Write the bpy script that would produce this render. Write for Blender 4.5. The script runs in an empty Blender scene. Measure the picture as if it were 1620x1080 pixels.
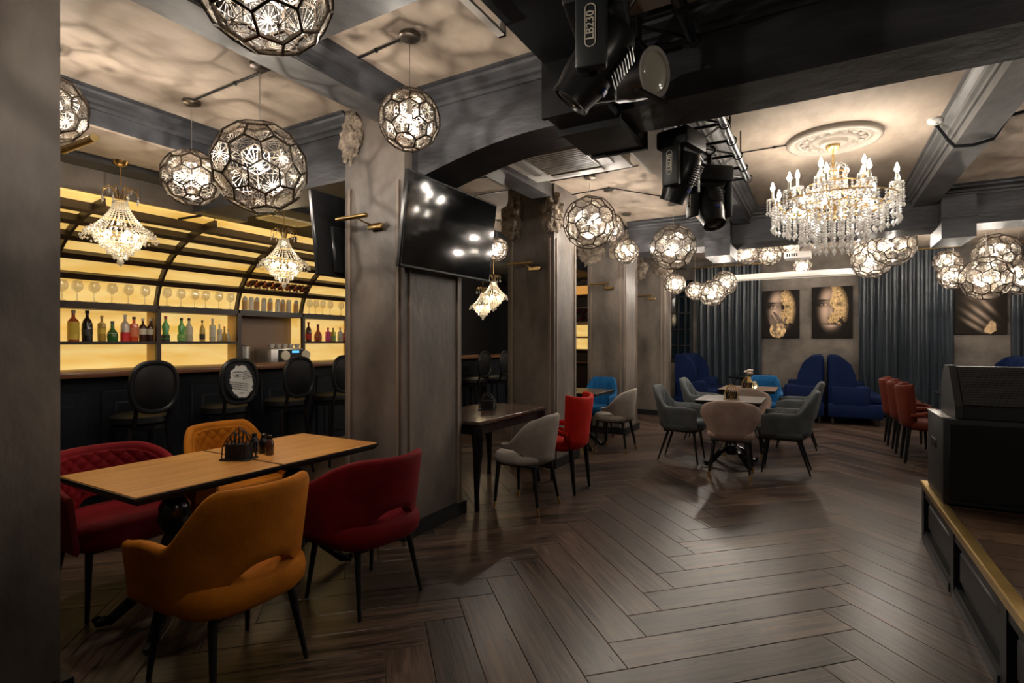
import bpy, bmesh, math, random
ORD = ['first', 'second', 'third', 'fourth', 'fifth', 'sixth', 'seventh', 'eighth', 'ninth', 'tenth', 'last']
from mathutils import Vector, Matrix, noise as mnoise
R = math.radians; pi = math.pi
random.seed(7)
sc = bpy.context.scene
C = sc.collection
# ------------------------------------------------------------------ camera, world, exposure
F = 843.0; EYE = 1.4
cd = bpy.data.cameras.new('camera'); cam = bpy.data.objects.new('camera', cd); C.objects.link(cam)
cd.sensor_width = 36; cd.lens = 36 * F / 1620; cd.clip_start = .05; cd.clip_end = 60
cam.location = (0, 0, EYE); cam.rotation_euler = (R(90), 0, R(30)); sc.camera = cam
w = bpy.data.worlds.new('world'); sc.world = w; w.use_nodes = True
w.node_tree.nodes['Background'].inputs[0].default_value = (.55, .6, .7, 1)
w.node_tree.nodes['Background'].inputs[1].default_value = .004
sc.view_settings.view_transform = 'Standard'; sc.view_settings.look = 'None'
sc.view_settings.exposure = 0.18; sc.view_settings.gamma = 1; sc.view_settings.use_curve_mapping = False
sc.cycles.use_denoising = True
sc.cycles.max_bounces = 6; sc.cycles.diffuse_bounces = 3; sc.cycles.glossy_bounces = 3
sc.cycles.transparent_max_bounces = 12; sc.cycles.transmission_bounces = 4
sc.cycles.sample_clamp_indirect = 4; sc.cycles.caustics_reflective = False; sc.cycles.caustics_refractive = False
BULB = 2750.0      # pendant bulb radiance
CANDLE = 150.0
BARB = 85.0
PANEL = .76
CEIL = 3.15

# ------------------------------------------------------------------ pixel helpers (photo frame 1620 x 1080)
cs, sn = math.cos(R(30)), .5
def ray(x, y):
    u = (x - 810) / F
    return (-sn + u * cs, cs + u * sn, (540 - y) / F)
def at_d(x, y, d):
    r = ray(x, y); return Vector((r[0] * d, r[1] * d, EYE + r[2] * d))
def at_z(x, y, z):
    r = ray(x, y); return at_d(x, y, (z - EYE) / r[2])
def at_X(x, y, X): return at_d(x, y, X / ray(x, y)[0])
def at_Y(x, y, Y): return at_d(x, y, Y / ray(x, y)[1])

# ------------------------------------------------------------------ materials
MATS = {}
def M(name, c=(.5, .5, .5), rough=.5, metal=0., c2=None, scale=4., stretch=(1, 1, 1), detail=5., bump=0., bscale=40., bstretch=None,
      spec=.5, emit=None, es=0., sheen=0., trans=0., island=False, coat=0., lo=.35, hi=.65, rvar=0.):
    if name in MATS: return MATS[name]
    m = bpy.data.materials.new(name); m.use_nodes = True; nt = m.node_tree; N = nt.nodes; L = nt.links
    b = N['Principled BSDF']; b.inputs['Roughness'].default_value = rough; b.inputs['Metallic'].default_value = metal
    b.inputs['Specular IOR Level'].default_value = spec; b.inputs['Base Color'].default_value = (*c, 1)
    b.inputs['Coat Weight'].default_value = coat; b.inputs['Coat Roughness'].default_value = .15
    if sheen:
        b.inputs['Sheen Weight'].default_value = sheen; b.inputs['Sheen Roughness'].default_value = .35
        b.inputs['Sheen Tint'].default_value = (*[min(1, q * 1.6 + .1) for q in c], 1)
    if trans: b.inputs['Transmission Weight'].default_value = trans
    if emit: b.inputs['Emission Color'].default_value = (*emit, 1); b.inputs['Emission Strength'].default_value = es
    if c2 or bump:
        tc = N.new('ShaderNodeTexCoord')
    if c2:
        mp = N.new('ShaderNodeMapping'); mp.inputs['Scale'].default_value = stretch; L.new(tc.outputs['Object'], mp.inputs[0])
        nz = N.new('ShaderNodeTexNoise'); nz.inputs['Scale'].default_value = scale; nz.inputs['Detail'].default_value = detail; nz.inputs['Roughness'].default_value = .6
        L.new(mp.outputs[0], nz.inputs[0])
        rp = N.new('ShaderNodeValToRGB'); rp.color_ramp.elements[0].position = lo; rp.color_ramp.elements[1].position = hi
        rp.color_ramp.elements[0].color = (*c, 1); rp.color_ramp.elements[1].color = (*c2, 1)
        L.new(nz.outputs['Fac'], rp.inputs[0]); L.new(rp.outputs[0], b.inputs['Base Color'])
        if rvar:
            mr = N.new('ShaderNodeMapRange'); mr.inputs[3].default_value = rough - rvar; mr.inputs[4].default_value = rough + rvar
            L.new(nz.outputs['Fac'], mr.inputs[0]); L.new(mr.outputs[0], b.inputs['Roughness'])
    if bump:
        mp2 = N.new('ShaderNodeMapping'); mp2.inputs['Scale'].default_value = bstretch or stretch; L.new(tc.outputs['Object'], mp2.inputs[0])
        n2 = N.new('ShaderNodeTexNoise'); n2.inputs['Scale'].default_value = bscale; n2.inputs['Detail'].default_value = 4; L.new(mp2.outputs[0], n2.inputs[0])
        bp = N.new('ShaderNodeBump'); bp.inputs['Strength'].default_value = bump; bp.inputs['Distance'].default_value = .02
        L.new(n2.outputs['Fac'], bp.inputs['Height']); L.new(bp.outputs[0], b.inputs['Normal'])
    MATS[name] = m; return m

def vcol_mat(name, rough=.6, spec=.3):
    if name in MATS: return MATS[name]
    m = bpy.data.materials.new(name); m.use_nodes = True; nt = m.node_tree
    b = nt.nodes['Principled BSDF']; b.inputs['Roughness'].default_value = rough; b.inputs['Specular IOR Level'].default_value = spec
    a = nt.nodes.new('ShaderNodeAttribute'); a.attribute_name = 'Col'; nt.links.new(a.outputs['Color'], b.inputs['Base Color'])
    MATS[name] = m; return m

def floor_mat(name, base, dark):
    m = bpy.data.materials.new(name); m.use_nodes = True; nt = m.node_tree; N = nt.nodes; L = nt.links; b = N['Principled BSDF']
    uv = N.new('ShaderNodeUVMap'); oi = N.new('ShaderNodeObjectInfo'); ge = N.new('ShaderNodeNewGeometry')
    ad = N.new('ShaderNodeMath'); ad.operation = 'ADD'; L.new(oi.outputs['Random'], ad.inputs[0]); L.new(ge.outputs['Random Per Island'], ad.inputs[1])
    fr = N.new('ShaderNodeMath'); fr.operation = 'FRACT'; L.new(ad.outputs[0], fr.inputs[0])
    mu = N.new('ShaderNodeMath'); mu.operation = 'MULTIPLY'; mu.inputs[1].default_value = 57.3; L.new(fr.outputs[0], mu.inputs[0])
    cx = N.new('ShaderNodeCombineXYZ'); L.new(mu.outputs[0], cx.inputs[0]); L.new(mu.outputs[0], cx.inputs[1]); L.new(mu.outputs[0], cx.inputs[2])
    va = N.new('ShaderNodeVectorMath'); va.operation = 'ADD'; L.new(uv.outputs[0], va.inputs[0]); L.new(cx.outputs[0], va.inputs[1])
    mp = N.new('ShaderNodeMapping'); mp.inputs['Scale'].default_value = (1.1, 17, 1); L.new(va.outputs[0], mp.inputs[0])
    nz = N.new('ShaderNodeTexNoise'); nz.inputs['Scale'].default_value = 2.2; nz.inputs['Detail'].default_value = 7; nz.inputs['Roughness'].default_value = .62; nz.inputs['Distortion'].default_value = .8
    L.new(mp.outputs[0], nz.inputs[0])
    rp = N.new('ShaderNodeValToRGB'); rp.color_ramp.elements[0].position = .36; rp.color_ramp.elements[1].position = .64
    rp.color_ramp.elements[0].color = (*dark, 1); rp.color_ramp.elements[1].color = (*base, 1); L.new(nz.outputs['Fac'], rp.inputs[0])
    mr = N.new('ShaderNodeMapRange'); mr.inputs[3].default_value = .45; mr.inputs[4].default_value = 1.45; L.new(fr.outputs[0], mr.inputs[0])
    hs = N.new('ShaderNodeHueSaturation'); L.new(mr.outputs[0], hs.inputs['Value']); L.new(rp.outputs[0], hs.inputs['Color'])
    L.new(hs.outputs[0], b.inputs['Base Color'])
    r2 = N.new('ShaderNodeMapRange'); r2.inputs[3].default_value = .22; r2.inputs[4].default_value = .42; L.new(nz.outputs['Fac'], r2.inputs[0]); L.new(r2.outputs[0], b.inputs['Roughness'])
    bp = N.new('ShaderNodeBump'); bp.inputs['Strength'].default_value = .35; bp.inputs['Distance'].default_value = .003
    L.new(nz.outputs['Fac'], bp.inputs['Height']); L.new(bp.outputs[0], b.inputs['Normal'])
    b.inputs['Specular IOR Level'].default_value = .5
    MATS[name] = m; return m

plaster = M('column_plaster', (.052, .045, .041), .55, c2=(.225, .187, .158), scale=2.3, stretch=(1, 1, .5), detail=8, lo=.27, hi=.72, bump=.25, bscale=16, rvar=.1)
plaster_trim = M('column_trim', (.17, .13, .10), .55, c2=(.27, .21, .165), scale=3, stretch=(1, 1, .3), bump=.2, bscale=30)
rubble = M('bare_masonry', (.12, .095, .075), .9, c2=(.36, .29, .22), scale=14, bump=.9, bscale=40)
ceilm = M('ceiling_plaster', (.20, .150, .113), .8, c2=(.50, .410, .325), scale=1.9, stretch=(1, .45, 1), detail=8, bump=.3, bscale=9, lo=.28, hi=.68)
beamm = M('beam_paint', (.020, .022, .027), .5, c2=(.062, .063, .071), scale=2.5, stretch=(.6, .6, 2), bump=.25, bscale=12)
beamg = M('beam_grey', (.055, .055, .058), .5, c2=(.145, .138, .132), scale=2.5, stretch=(1, .4, 1), bump=.25, bscale=14)
wallm = M('wall_plaster', (.075, .065, .057), .7, c2=(.19, .16, .135), scale=1.8, bump=.2, bscale=12)
darkwall = M('dark_wall', (.012, .012, .014), .6)
black = M('black_paint', (.008, .009, .011), .45, spec=.35)
blackm = M('black_metal', (.012, .013, .015), .38, .3)
blackgloss = M('black_gloss', (.008, .008, .010), .16)
navy = M('navy_panel', (.006, .008, .012), .55, spec=.22)
brass = M('brass', (.52, .36, .15), .3, 1.)
gold = M('gold', (.75, .5, .2), .28, 1.)
goldtrim = M('gold_nosing', (.55, .36, .11), .33, 1., c2=(.7, .48, .17), scale=9)
silver = M('silver', (.6, .58, .55), .3, 1.)
etch = M('etched_metal', (.62, .55, .46), .32, 1.)
etchdark = M('etched_frame', (.11, .092, .078), .35, 1.)
def crystal_mat(name, tr, gl, c):
    m = bpy.data.materials.new(name); m.use_nodes = True; nt = m.node_tree; N = nt.nodes; L = nt.links; N.remove(N['Principled BSDF'])
    d = N.new('ShaderNodeBsdfDiffuse'); t = N.new('ShaderNodeBsdfTranslucent'); g = N.new('ShaderNodeBsdfGlossy'); g.inputs['Roughness'].default_value = .12
    for q in (d, t, g): q.inputs['Color'].default_value = (*c, 1)
    a = N.new('ShaderNodeMixShader'); b = N.new('ShaderNodeMixShader'); x = N.new('ShaderNodeMixShader'); p = N.new('ShaderNodeBsdfTransparent'); a.inputs[0].default_value = .6; b.inputs[0].default_value = gl; x.inputs[0].default_value = tr
    L.new(d.outputs[0], a.inputs[1]); L.new(t.outputs[0], a.inputs[2]); L.new(a.outputs[0], b.inputs[1]); L.new(g.outputs[0], b.inputs[2]); L.new(b.outputs[0], x.inputs[1]); L.new(p.outputs[0], x.inputs[2])
    L.new(x.outputs[0], N['Material Output'].inputs[0]); MATS[name] = m; return m
crystal = crystal_mat('crystal', .22, .30, (.97, .95, .92))
white = M('white_plastic', (.72, .70, .66), .45)
offwhite = M('vent_white', (.62, .58, .53), .5)
bulbm = M('bulb_glow', (1, 1, 1), emit=(1., .89, .76), es=BULB)
candlem = M('candle_glow', (1, 1, 1), emit=(1., .90, .77), es=CANDLE)
barbulb = M('bar_bulb_glow', (1, 1, 1), emit=(1., .78, .48), es=BARB)
wood_top = M('oak_top', (.48, .19, .042), .34, c2=(.66, .30, .075), scale=2.2, stretch=(14, 1.2, 1), detail=7, bump=.06, bscale=30)
dark_top = M('dark_oak_top', (.05, .035, .025), .3, c2=(.12, .085, .06), scale=2.2, stretch=(14, 1.2, 1), detail=7)
barwood = M('bar_wood', (.11, .045, .022), .3, c2=(.18, .075, .035), scale=2, stretch=(6, .6, 6))
framewood = M('back_bar_wood', (.030, .018, .012), .42)
brownpanel = M('brown_panel', (.26, .175, .125), .6)
def velvet(n, c, sheen=.25): return M('velvet_' + n, c, .75, c2=tuple(q * 1.35 for q in c), scale=7, spec=.18, sheen=sheen, bump=.06, bscale=60)
v_or = velvet('amber', (.42, .135, .007)); v_red = velvet('crimson', (.145, .0025, .006)); v_grey = velvet('stone', (.30, .265, .235))
v_pink = velvet('blush', (.33, .24, .205)); v_slate = velvet('slate', (.088, .098, .104)); v_rr = velvet('scarlet', (.42, .010, .004))
v_rust = velvet('rust', (.085, .012, .005)); v_blue = velvet('azure', (.003, .070, .19)); v_navy = velvet('royal', (.0008, .0075, .040), .05); v_taupe = velvet('taupe', (.20, .15, .125))
leather = M('black_leather', (.006, .006, .007), .5, spec=.28)
curtm = M('curtain_satin', (.030, .037, .047), .34, c2=(.050, .060, .073), scale=3, stretch=(6, 6, .3))
glassm = M('clear_glass', (.9, .9, .88), .05, trans=.95)
screenm = M('tv_screen', (.003, .003, .004), .07, spec=.45)
fm = floor_mat('oak_plank', (.118, .073, .050), (.017, .011, .0085))
fmst = floor_mat('stage_plank', (.15, .085, .05), (.055, .032, .02))
def panel_mat():
    m = bpy.data.materials.new('onyx_panel'); m.use_nodes = True; nt = m.node_tree; N = nt.nodes; L = nt.links; b = N['Principled BSDF']
    tc = N.new('ShaderNodeTexCoord'); mp = N.new('ShaderNodeMapping'); mp.inputs['Scale'].default_value = (1, .6, 3); L.new(tc.outputs['Object'], mp.inputs[0])
    nz = N.new('ShaderNodeTexNoise'); nz.inputs['Scale'].default_value = 3; nz.inputs['Detail'].default_value = 6; L.new(mp.outputs[0], nz.inputs[0])
    rp = N.new('ShaderNodeValToRGB'); rp.color_ramp.elements[0].position = .3; rp.color_ramp.elements[1].position = .7
    rp.color_ramp.elements[0].color = (.78, .44, .085, 1); rp.color_ramp.elements[1].color = (.97, .68, .25, 1); L.new(nz.outputs['Fac'], rp.inputs[0])
    L.new(rp.outputs[0], b.inputs['Emission Color']); b.inputs['Emission Strength'].default_value = PANEL
    b.inputs['Base Color'].default_value = (.5, .35, .12, 1); b.inputs['Roughness'].default_value = .4
    return m
onyx = panel_mat()

# ------------------------------------------------------------------ mesh helpers
class MB:
    def __init__(s): s.v = []; s.f = []
    def add(s, vs, fs):
        o = len(s.v); s.v += [tuple(p) for p in vs]; s.f += [tuple(i + o for i in f) for f in fs]; return s
    def box(s, x0, x1, y0, y1, z0, z1):
        return s.add([(x, y, z) for z in (z0, z1) for y in (y0, y1) for x in (x0, x1)],
                     [(0, 2, 3, 1), (4, 5, 7, 6), (0, 1, 5, 4), (2, 6, 7, 3), (0, 4, 6, 2), (1, 3, 7, 5)])
    def rbox(s, x0, x1, y0, y1, z0, z1, r=.02, seg=2):
        bm = bmesh.new(); bmesh.ops.create_cube(bm, size=1)
        for v in bm.verts: v.co = ((x0 + x1) / 2 + v.co.x * (x1 - x0), (y0 + y1) / 2 + v.co.y * (y1 - y0), (z0 + z1) / 2 + v.co.z * (z1 - z0))
        bmesh.ops.bevel(bm, geom=bm.edges[:], offset=r, segments=seg, affect='EDGES', profile=.5)
        bm.verts.index_update(); s.add([v.co[:] for v in bm.verts], [[v.index for v in f.verts] for f in bm.faces]); bm.free(); return s
    def loft(s, loops, closed=True, caps=True):
        n = len(loops[0]); vs = [p for l in loops for p in l]; fs = []
        for i in range(len(loops) - 1):
            for j in range(n if closed else n - 1):
                k = (j + 1) % n; fs.append((i * n + j, i * n + k, (i + 1) * n + k, (i + 1) * n + j))
        if caps and closed: fs.append(tuple(range(n))[::-1]); fs.append(tuple((len(loops) - 1) * n + j for j in range(n)))
        return s.add(vs, fs)
    def tube(s, pts, r, n=6, caps=True, flat=None):
        pts = [Vector(p) for p in pts]; rs = r if isinstance(r, (list, tuple)) else [r] * len(pts); loops = []; prev = None
        for i, p in enumerate(pts):
            t = (pts[min(i + 1, len(pts) - 1)] - pts[max(i - 1, 0)]).normalized()
            if prev is None: a = Vector((0, 0, 1)) if abs(t.z) < .9 else Vector((1, 0, 0)); a = (a - t * a.dot(t)).normalized()
            else: a = (prev - t * prev.dot(t)).normalized()
            prev = a; b = t.cross(a)
            loops.append([tuple(p + (a * math.cos(2 * pi * k / n + pi / n) + b * math.sin(2 * pi * k / n + pi / n)) * rs[i]) for k in range(n)])
        return s.loft(loops, True, caps)
    def lathe(s, prof, n=16, c=(0, 0, 0)):
        return s.loft([[(c[0] + max(r, .0004) * math.cos(2 * pi * k / n), c[1] + max(r, .0004) * math.sin(2 * pi * k / n), c[2] + z) for k in range(n)] for r, z in prof])
    def bead(s, c, r, h=None):
        h = h or r; x, y, z = c
        return s.add([(x + r, y, z), (x, y + r, z), (x - r, y, z), (x, y - r, z), (x, y, z + h), (x, y, z - h)],
                     [(0, 1, 4), (1, 2, 4), (2, 3, 4), (3, 0, 4), (1, 0, 5), (2, 1, 5), (3, 2, 5), (0, 3, 5)])
    def prism(s, poly, axis, a, b):
        n = len(poly)
        def mk(q, t): return (t, q[0], q[1]) if axis == 'x' else (q[0], t, q[1]) if axis == 'y' else (q[0], q[1], t)
        return s.loft([[mk(q, a) for q in poly], [mk(q, b) for q in poly]])
    def xf(s, m):
        s.v = [tuple(m @ Vector(p)) for p in s.v]; return s
    def mesh(s, name, mat, smooth=True, ang=38):
        me = bpy.data.meshes.new(name); me.from_pydata(s.v, [], s.f)
        bm = bmesh.new(); bm.from_mesh(me); bmesh.ops.recalc_face_normals(bm, faces=bm.faces[:]); bm.to_mesh(me); bm.free()
        if mat: me.materials.append(mat)
        if smooth:
            me.shade_smooth()
            try: me.set_sharp_from_angle(angle=R(ang))
            except Exception: pass
        return me
    def build(s, name, mat, parent=None, smooth=True, ang=38, loc=None):
        return put(name, s.mesh(name, mat, smooth, ang), parent, loc)
def put(name, me, parent=None, loc=None, rz=0):
    o = bpy.data.objects.new(name, me); C.objects.link(o)
    if parent: o.parent = parent
    if loc is not None: o.location = loc
    if rz: o.rotation_euler.z = rz
    return o
def tag(o, label=None, cat=None, group=None, kind=None):
    if label: o['label'] = label
    if cat: o['category'] = cat
    if group: o['group'] = group
    if kind: o['kind'] = kind
    return o
def thing(name, label, cat, loc=(0, 0, 0), rz=0, group=None):
    o = bpy.data.objects.new(name, None); C.objects.link(o); o.location = loc; o.rotation_euler = (0, 0, rz); o.empty_display_size = .1
    return tag(o, label, cat, group)
def copy_tree(o, parent=None):
    c = o.copy(); C.objects.link(c); c.parent = parent
    for ch in list(o.children): copy_tree(ch, c)
    return c
def clone(o, label, loc, rz=0, group=None):
    c = copy_tree(o); c.location = loc; c.rotation_euler = (0, 0, rz); c['label'] = label
    if group: c['group'] = group
    return c
def recolor(o, a, b):
    for q in [o] + list(o.children_recursive):
        if q.type == 'MESH' and a in list(q.data.materials):
            q.data = q.data.copy()
            for i, m in enumerate(q.data.materials):
                if m == a: q.data.materials[i] = b
    return o
def struct(name, mb, mat, label, cat, smooth=False, parent=None):
    o = mb.build(name, mat, parent, smooth); return tag(o, label, cat, kind='structure')

# ================================================================== SETTING
XL, XR, Y0, Y1 = -6.95, 4.3, -2.2, 12.2
fl = struct('floor', MB().box(XL, XR, Y0, Y1, -.12, -.012), M('grout', (.016, .012, .010), .8), 'dark oak planks laid in a herringbone across the room', 'floor')
# herringbone planks, 0.2 x 1.2 m at +-45 degrees
PW, PL = .2008, 1.2135
def plank_mesh(name, mat):
    g = .0009; mb = MB(); t = .0022
    loops = [[(g, g, -.012), (PL - g, g, -.012), (PL - g, PW - g, -.012), (g, PW - g, -.012)],
             [(g, g, -.002), (PL - g, g, -.002), (PL - g, PW - g, -.002), (g, PW - g, -.002)],
             [(g + t, g + t, 0), (PL - g - t, g + t, 0), (PL - g - t, PW - g - t, 0), (g + t, PW - g - t, 0)]]
    mb.loft(loops); me = mb.mesh(name, mat, False)
    uv = me.uv_layers.new(name='UVMap')
    for l in me.loops:
        v = me.vertices[l.vertex_index].co; uv.data[l.index].uv = (v.x, v.y)
    return me
pm = plank_mesh('plank', fm)
planks = []
s2 = math.sqrt(.5); ax, ay = s2, s2
# lattice: A plank corner at (X0,Y0) direction (+,+); B plank starts at A's end
stepY = PW * math.sqrt(2); colX = PL * s2
for ci in range(-6, 7):
    for k in range(-75, 75):
        # A: rightmost corner E=(.148+2*ci*colX, 2.798+k*stepY); origin O = E - PL*a
        E = (.148 + 2 * ci * colX, 2.798 + k * stepY + 0.0)
        O = (E[0] - PL * s2, E[1] - PL * s2); planks.append((O, R(45)))
        # B: direction (-,+) starting at right; its far-left corner touches the next A column.  Origin at lower end, width along (s2,s2)
        O2 = (E[0] + PL * s2, E[1] - PL * s2)
        planks.append((O2, R(135)))
good = []
for O, a in planks:
    d = (math.cos(a), math.sin(a)); n = (-d[1], d[0])
    cn = (O[0] + d[0] * PL / 2 + n[0] * PW / 2, O[1] + d[1] * PL / 2 + n[1] * PW / 2)
    if XL + .45 < cn[0] < XR - .45 and Y0 + .45 < cn[1] < Y1 - .45: good.append((O, a, cn))
def seen(cn):
    dep = -sn * cn[0] + cs * cn[1]; lat = cs * cn[0] + sn * cn[1]
    if dep < .8: return 9e9
    if abs(lat / dep) > 1.15: return 500 + dep
    if cn[0] < -3.4 or (cn[0] > .9 and cn[1] < 4.6): return 100 + dep
    return dep
good.sort(key=lambda q: seen(q[2]))
for O, a, cn in good[:290]:
    o = put('plank', pm, fl, (O[0], O[1], 0)); o.rotation_euler.z = a
vs, fs, uvs = [], [], []
src = [(v.co.x, v.co.y, v.co.z) for v in pm.vertices]; srcf = [tuple(p.vertices) for p in pm.polygons]
for O, a, cn in good[290:]:
    o0 = len(vs); c_, s_ = math.cos(a), math.sin(a)
    vs += [(O[0] + x * c_ - y * s_, O[1] + x * s_ + y * c_, z) for x, y, z in src]; uvs += [(x, y) for x, y, z in src]
    fs += [tuple(i + o0 for i in f) for f in srcf]
me = bpy.data.meshes.new('plank_field'); me.from_pydata(vs, [], fs); me.materials.append(fm); uv = me.uv_layers.new(name='UVMap')
for l in me.loops: uv.data[l.index].uv = uvs[l.vertex_index]
tag(put('plank_field', me, fl), kind='stuff')

struct('ceiling', MB().box(XL, XR, Y0, Y1, CEIL, CEIL + .15), ceilm, 'tan mottled plaster ceiling between dark beams', 'ceiling')
struct('wall_back', MB().box(XL, XR, Y1, Y1 + .15, -.1, CEIL), wallm, 'grey brown plaster wall behind curtains and portraits', 'wall')
struct('wall_left', MB().box(XL - .15, XL, Y0, Y1, -.1, CEIL), darkwall, 'near black wall behind the bar', 'wall')
struct('wall_right', MB().box(XR, XR + .15, Y0, Y1, -.1, CEIL), wallm, 'grey plaster wall beyond the stage', 'wall')
struct('wall_front', MB().box(XL, XR, Y0 - .15, Y0, -.1, CEIL), wallm, 'grey plaster wall behind the viewer', 'wall')
struct('baseboard_back', MB().box(XL + .3, XR, Y1 - .02, Y1, 0, .1), black, 'black skirting along the back wall', 'baseboard')

# columns
CX0, CX1 = -3.13, -2.54
COLS = [(.28, .91), (2.88, 3.57), (5.33, 5.95), (7.78, 8.42), (10.15, 10.68)]
names = ['grey plaster column at the very left edge, cut off by the frame', 'grey plaster column carrying the screen over the dining tables', 'second grey plaster column behind the white tub chair',
         'third grey plaster column behind the blue chair', 'farthest grey plaster column beside the blue booth seat']
for i, (a, b) in enumerate(COLS):
    o = struct('column', MB().box(CX0, CX1, a, b, 0, CEIL), plaster, names[i], 'column')
    t = MB(); e = .012
    t.box(CX0 - e - .02, CX1 + e + .02, a - e - .02, a, 0, .10); t.box(CX0 - e - .02, CX1 + e + .02, b, b + e + .02, 0, .10)
    t.box(CX1, CX1 + e + .02, a, b, 0, .10); t.box(CX0 - e - .02, CX0, a, b, 0, .10); t.build('skirting', black, o, False)
    for (xx, s) in (((CX1, 1), (CX0, -1)) if i else ()):
        for yy in (a + .055, b - .055):
            MB().box(min(xx, xx + s * .014), max(xx, xx + s * .014), yy - .012, yy + .012, .1, 2.55).build('moulding', plaster_trim, o, False)
    for (yy, s) in ((a, -1), (b, 1)):
        for xx in (CX0 + .055, CX1 - .055):
            MB().box(xx - .012, xx + .012, min(yy, yy + s * .014), max(yy, yy + s * .014), .1, 2.55).build('moulding', plaster_trim, o, False)
    # broken plaster showing rough masonry at the head
    if i:
        bm = bmesh.new(); bmesh.ops.create_icosphere(bm, subdivisions=4, radius=1); g = MB()
        hw = (.13 if i < 3 else .2) if i != 1 else .11
        for (px, py) in ((CX0 + .06, a), (CX1 - .04, a + .02)) if i != 1 else ((CX0 + .07, a),):
            vv = []
            for v in bm.verts:
                q = Vector(v.co); nn = mnoise.noise(q * 2.2 + Vector((i * 3, px, py))) * .35 + mnoise.noise(q * 6 + Vector((px, i, 0))) * .22
                nn += mnoise.noise(q * 14 + Vector((i, px, 0))) * .25; vv.append((px + q.x * hw * (1 + nn), py + q.y * .045 * (1 + 1.5 * nn), (2.93 if i == 1 else 2.82) + q.z * (.17 if i == 1 else .23) * (1 + nn)))
            g.add(vv, [[x.index for x in f.verts] for f in bm.faces])
        bm.free(); g.build('bare_masonry', rubble, o, True, 80)

# beams -------------------------------------------------------------------------------------------------
def cornice(p0, p1, out, z=CEIL, h=.12, parent=None, mat=beamm):
    """stepped moulding under the ceiling along p0-p1, projecting towards out"""
    p0, p1 = Vector((*p0, 0)), Vector((*p1, 0)); o = Vector((*out, 0))
    prof = [(0, -h), (.018, -h), (.022, -h * .78), (.045, -h * .70), (.050, -h * .5), (.085, -h * .30), (.092, -h * .16), (.115, -h * .12), (.115, 0), (0, 0)]
    mb = MB(); mb.loft([[tuple(p + o * q[0] + Vector((0, 0, z + q[1]))) for q in prof] for p in (p0, p1)]); return mb.build('cornice', mat, parent, False)
BY0, BY1 = 2.96, 3.34
b1 = MB(); poly = [(-5.32, CEIL), (-5.32, 2.66), (-3.1, 2.66), (-2.55, 2.55)]
for i in range(9):
    t = i / 8; poly.append((-2.5 + 1.05 * t, 2.56 + .165 * math.sin(t * pi / 2)))
poly += [(XR, 2.71), (XR, CEIL)]
b1.prism(poly, 'y', BY0, BY1)
o = struct('ceiling_beam', b1, beamm, 'deep dark beam arching off the screen column, crossing the near ceiling', 'beam')
cornice((-5.3, BY0), (-3.13, BY0), (0, -1), parent=o); cornice((-2.4, BY0), (-1.36, BY0), (0, -1), parent=o); cornice((-1.0, BY0), (XR, BY0), (0, -1), parent=o)
cornice((-2.4, BY1), (-1.36, BY1), (0, 1), parent=o)
o = struct('ceiling_beam', MB().box(-2.45, XR, 7.7, 8.2, 2.71, CEIL), beamm, 'dark cross beam behind the crystal chandelier', 'beam')
cornice((-2.45, 7.7), (XR, 7.7), (0, -1), parent=o); cornice((-2.45, 8.2), (XR, 8.2), (0, 1), parent=o)
o = struct('ceiling_beam', MB().box(-2.80, -2.57, Y0, 12.2, 3.0, CEIL), beamg, 'shallow grey beam running over the row of columns', 'beam')
cornice((-2.57, .9), (-2.57, BY0), (1, 0), h=.145, parent=o)
o = struct('ceiling_beam', MB().box(-2.45, XR, 1.48, 1.86, 2.93, CEIL), beamg, 'grey cross beam at the top edge beside the largest globe', 'beam')
cornice((-2.45, 1.86), (XR, 1.86), (0, 1), parent=o)
o = struct('ceiling_beam', MB().box(-1.0, -.8, BY1, 7.7, 2.96, CEIL), beamm, 'slim grey beam beyond the stage lights', 'beam')
cornice((-.8, BY1), (-.8, 7.7), (1, 0), parent=o, mat=beamg)
o = struct('ceiling_beam', MB().box(.93, 1.15, BY1, 7.7, 2.96, CEIL), beamg, 'pale grey beam running to the right of the crystal chandelier', 'beam')
cornice((.93, BY1), (.93, 7.7), (-1, 0), parent=o, mat=beamg); cornice((1.15, BY1), (1.15, 7.7), (1, 0), parent=o, mat=beamm)
o = struct('ceiling_beam', MB().box(-5.1, -4.42, Y0, BY0, 2.92, CEIL), M('bar_beam', (.022, .025, .032), .55, c2=(.06, .062, .072), scale=3), 'wide dark beam over the bar stools at the left', 'beam')
MB().box(-5.1, -4.42, Y0, BY0, 2.905, 2.92).build('soffit', ceilm, o, False)
cornice((-4.42, Y0), (-4.42, BY0), (1, 0), parent=o)
o = struct('ceiling_beam', MB().box(-5.1, -4.42, BY1, 12.2, 2.92, CEIL), beamm, 'dark beam over the bar beyond the screen column', 'beam')
struct('trim_1', MB().box(XL, -5.1, Y0, 12.2, 2.86, CEIL), M('bar_ceiling', (.03, .027, .026), .7), 'dark dropped ceiling over the bar', 'ceiling')

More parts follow.
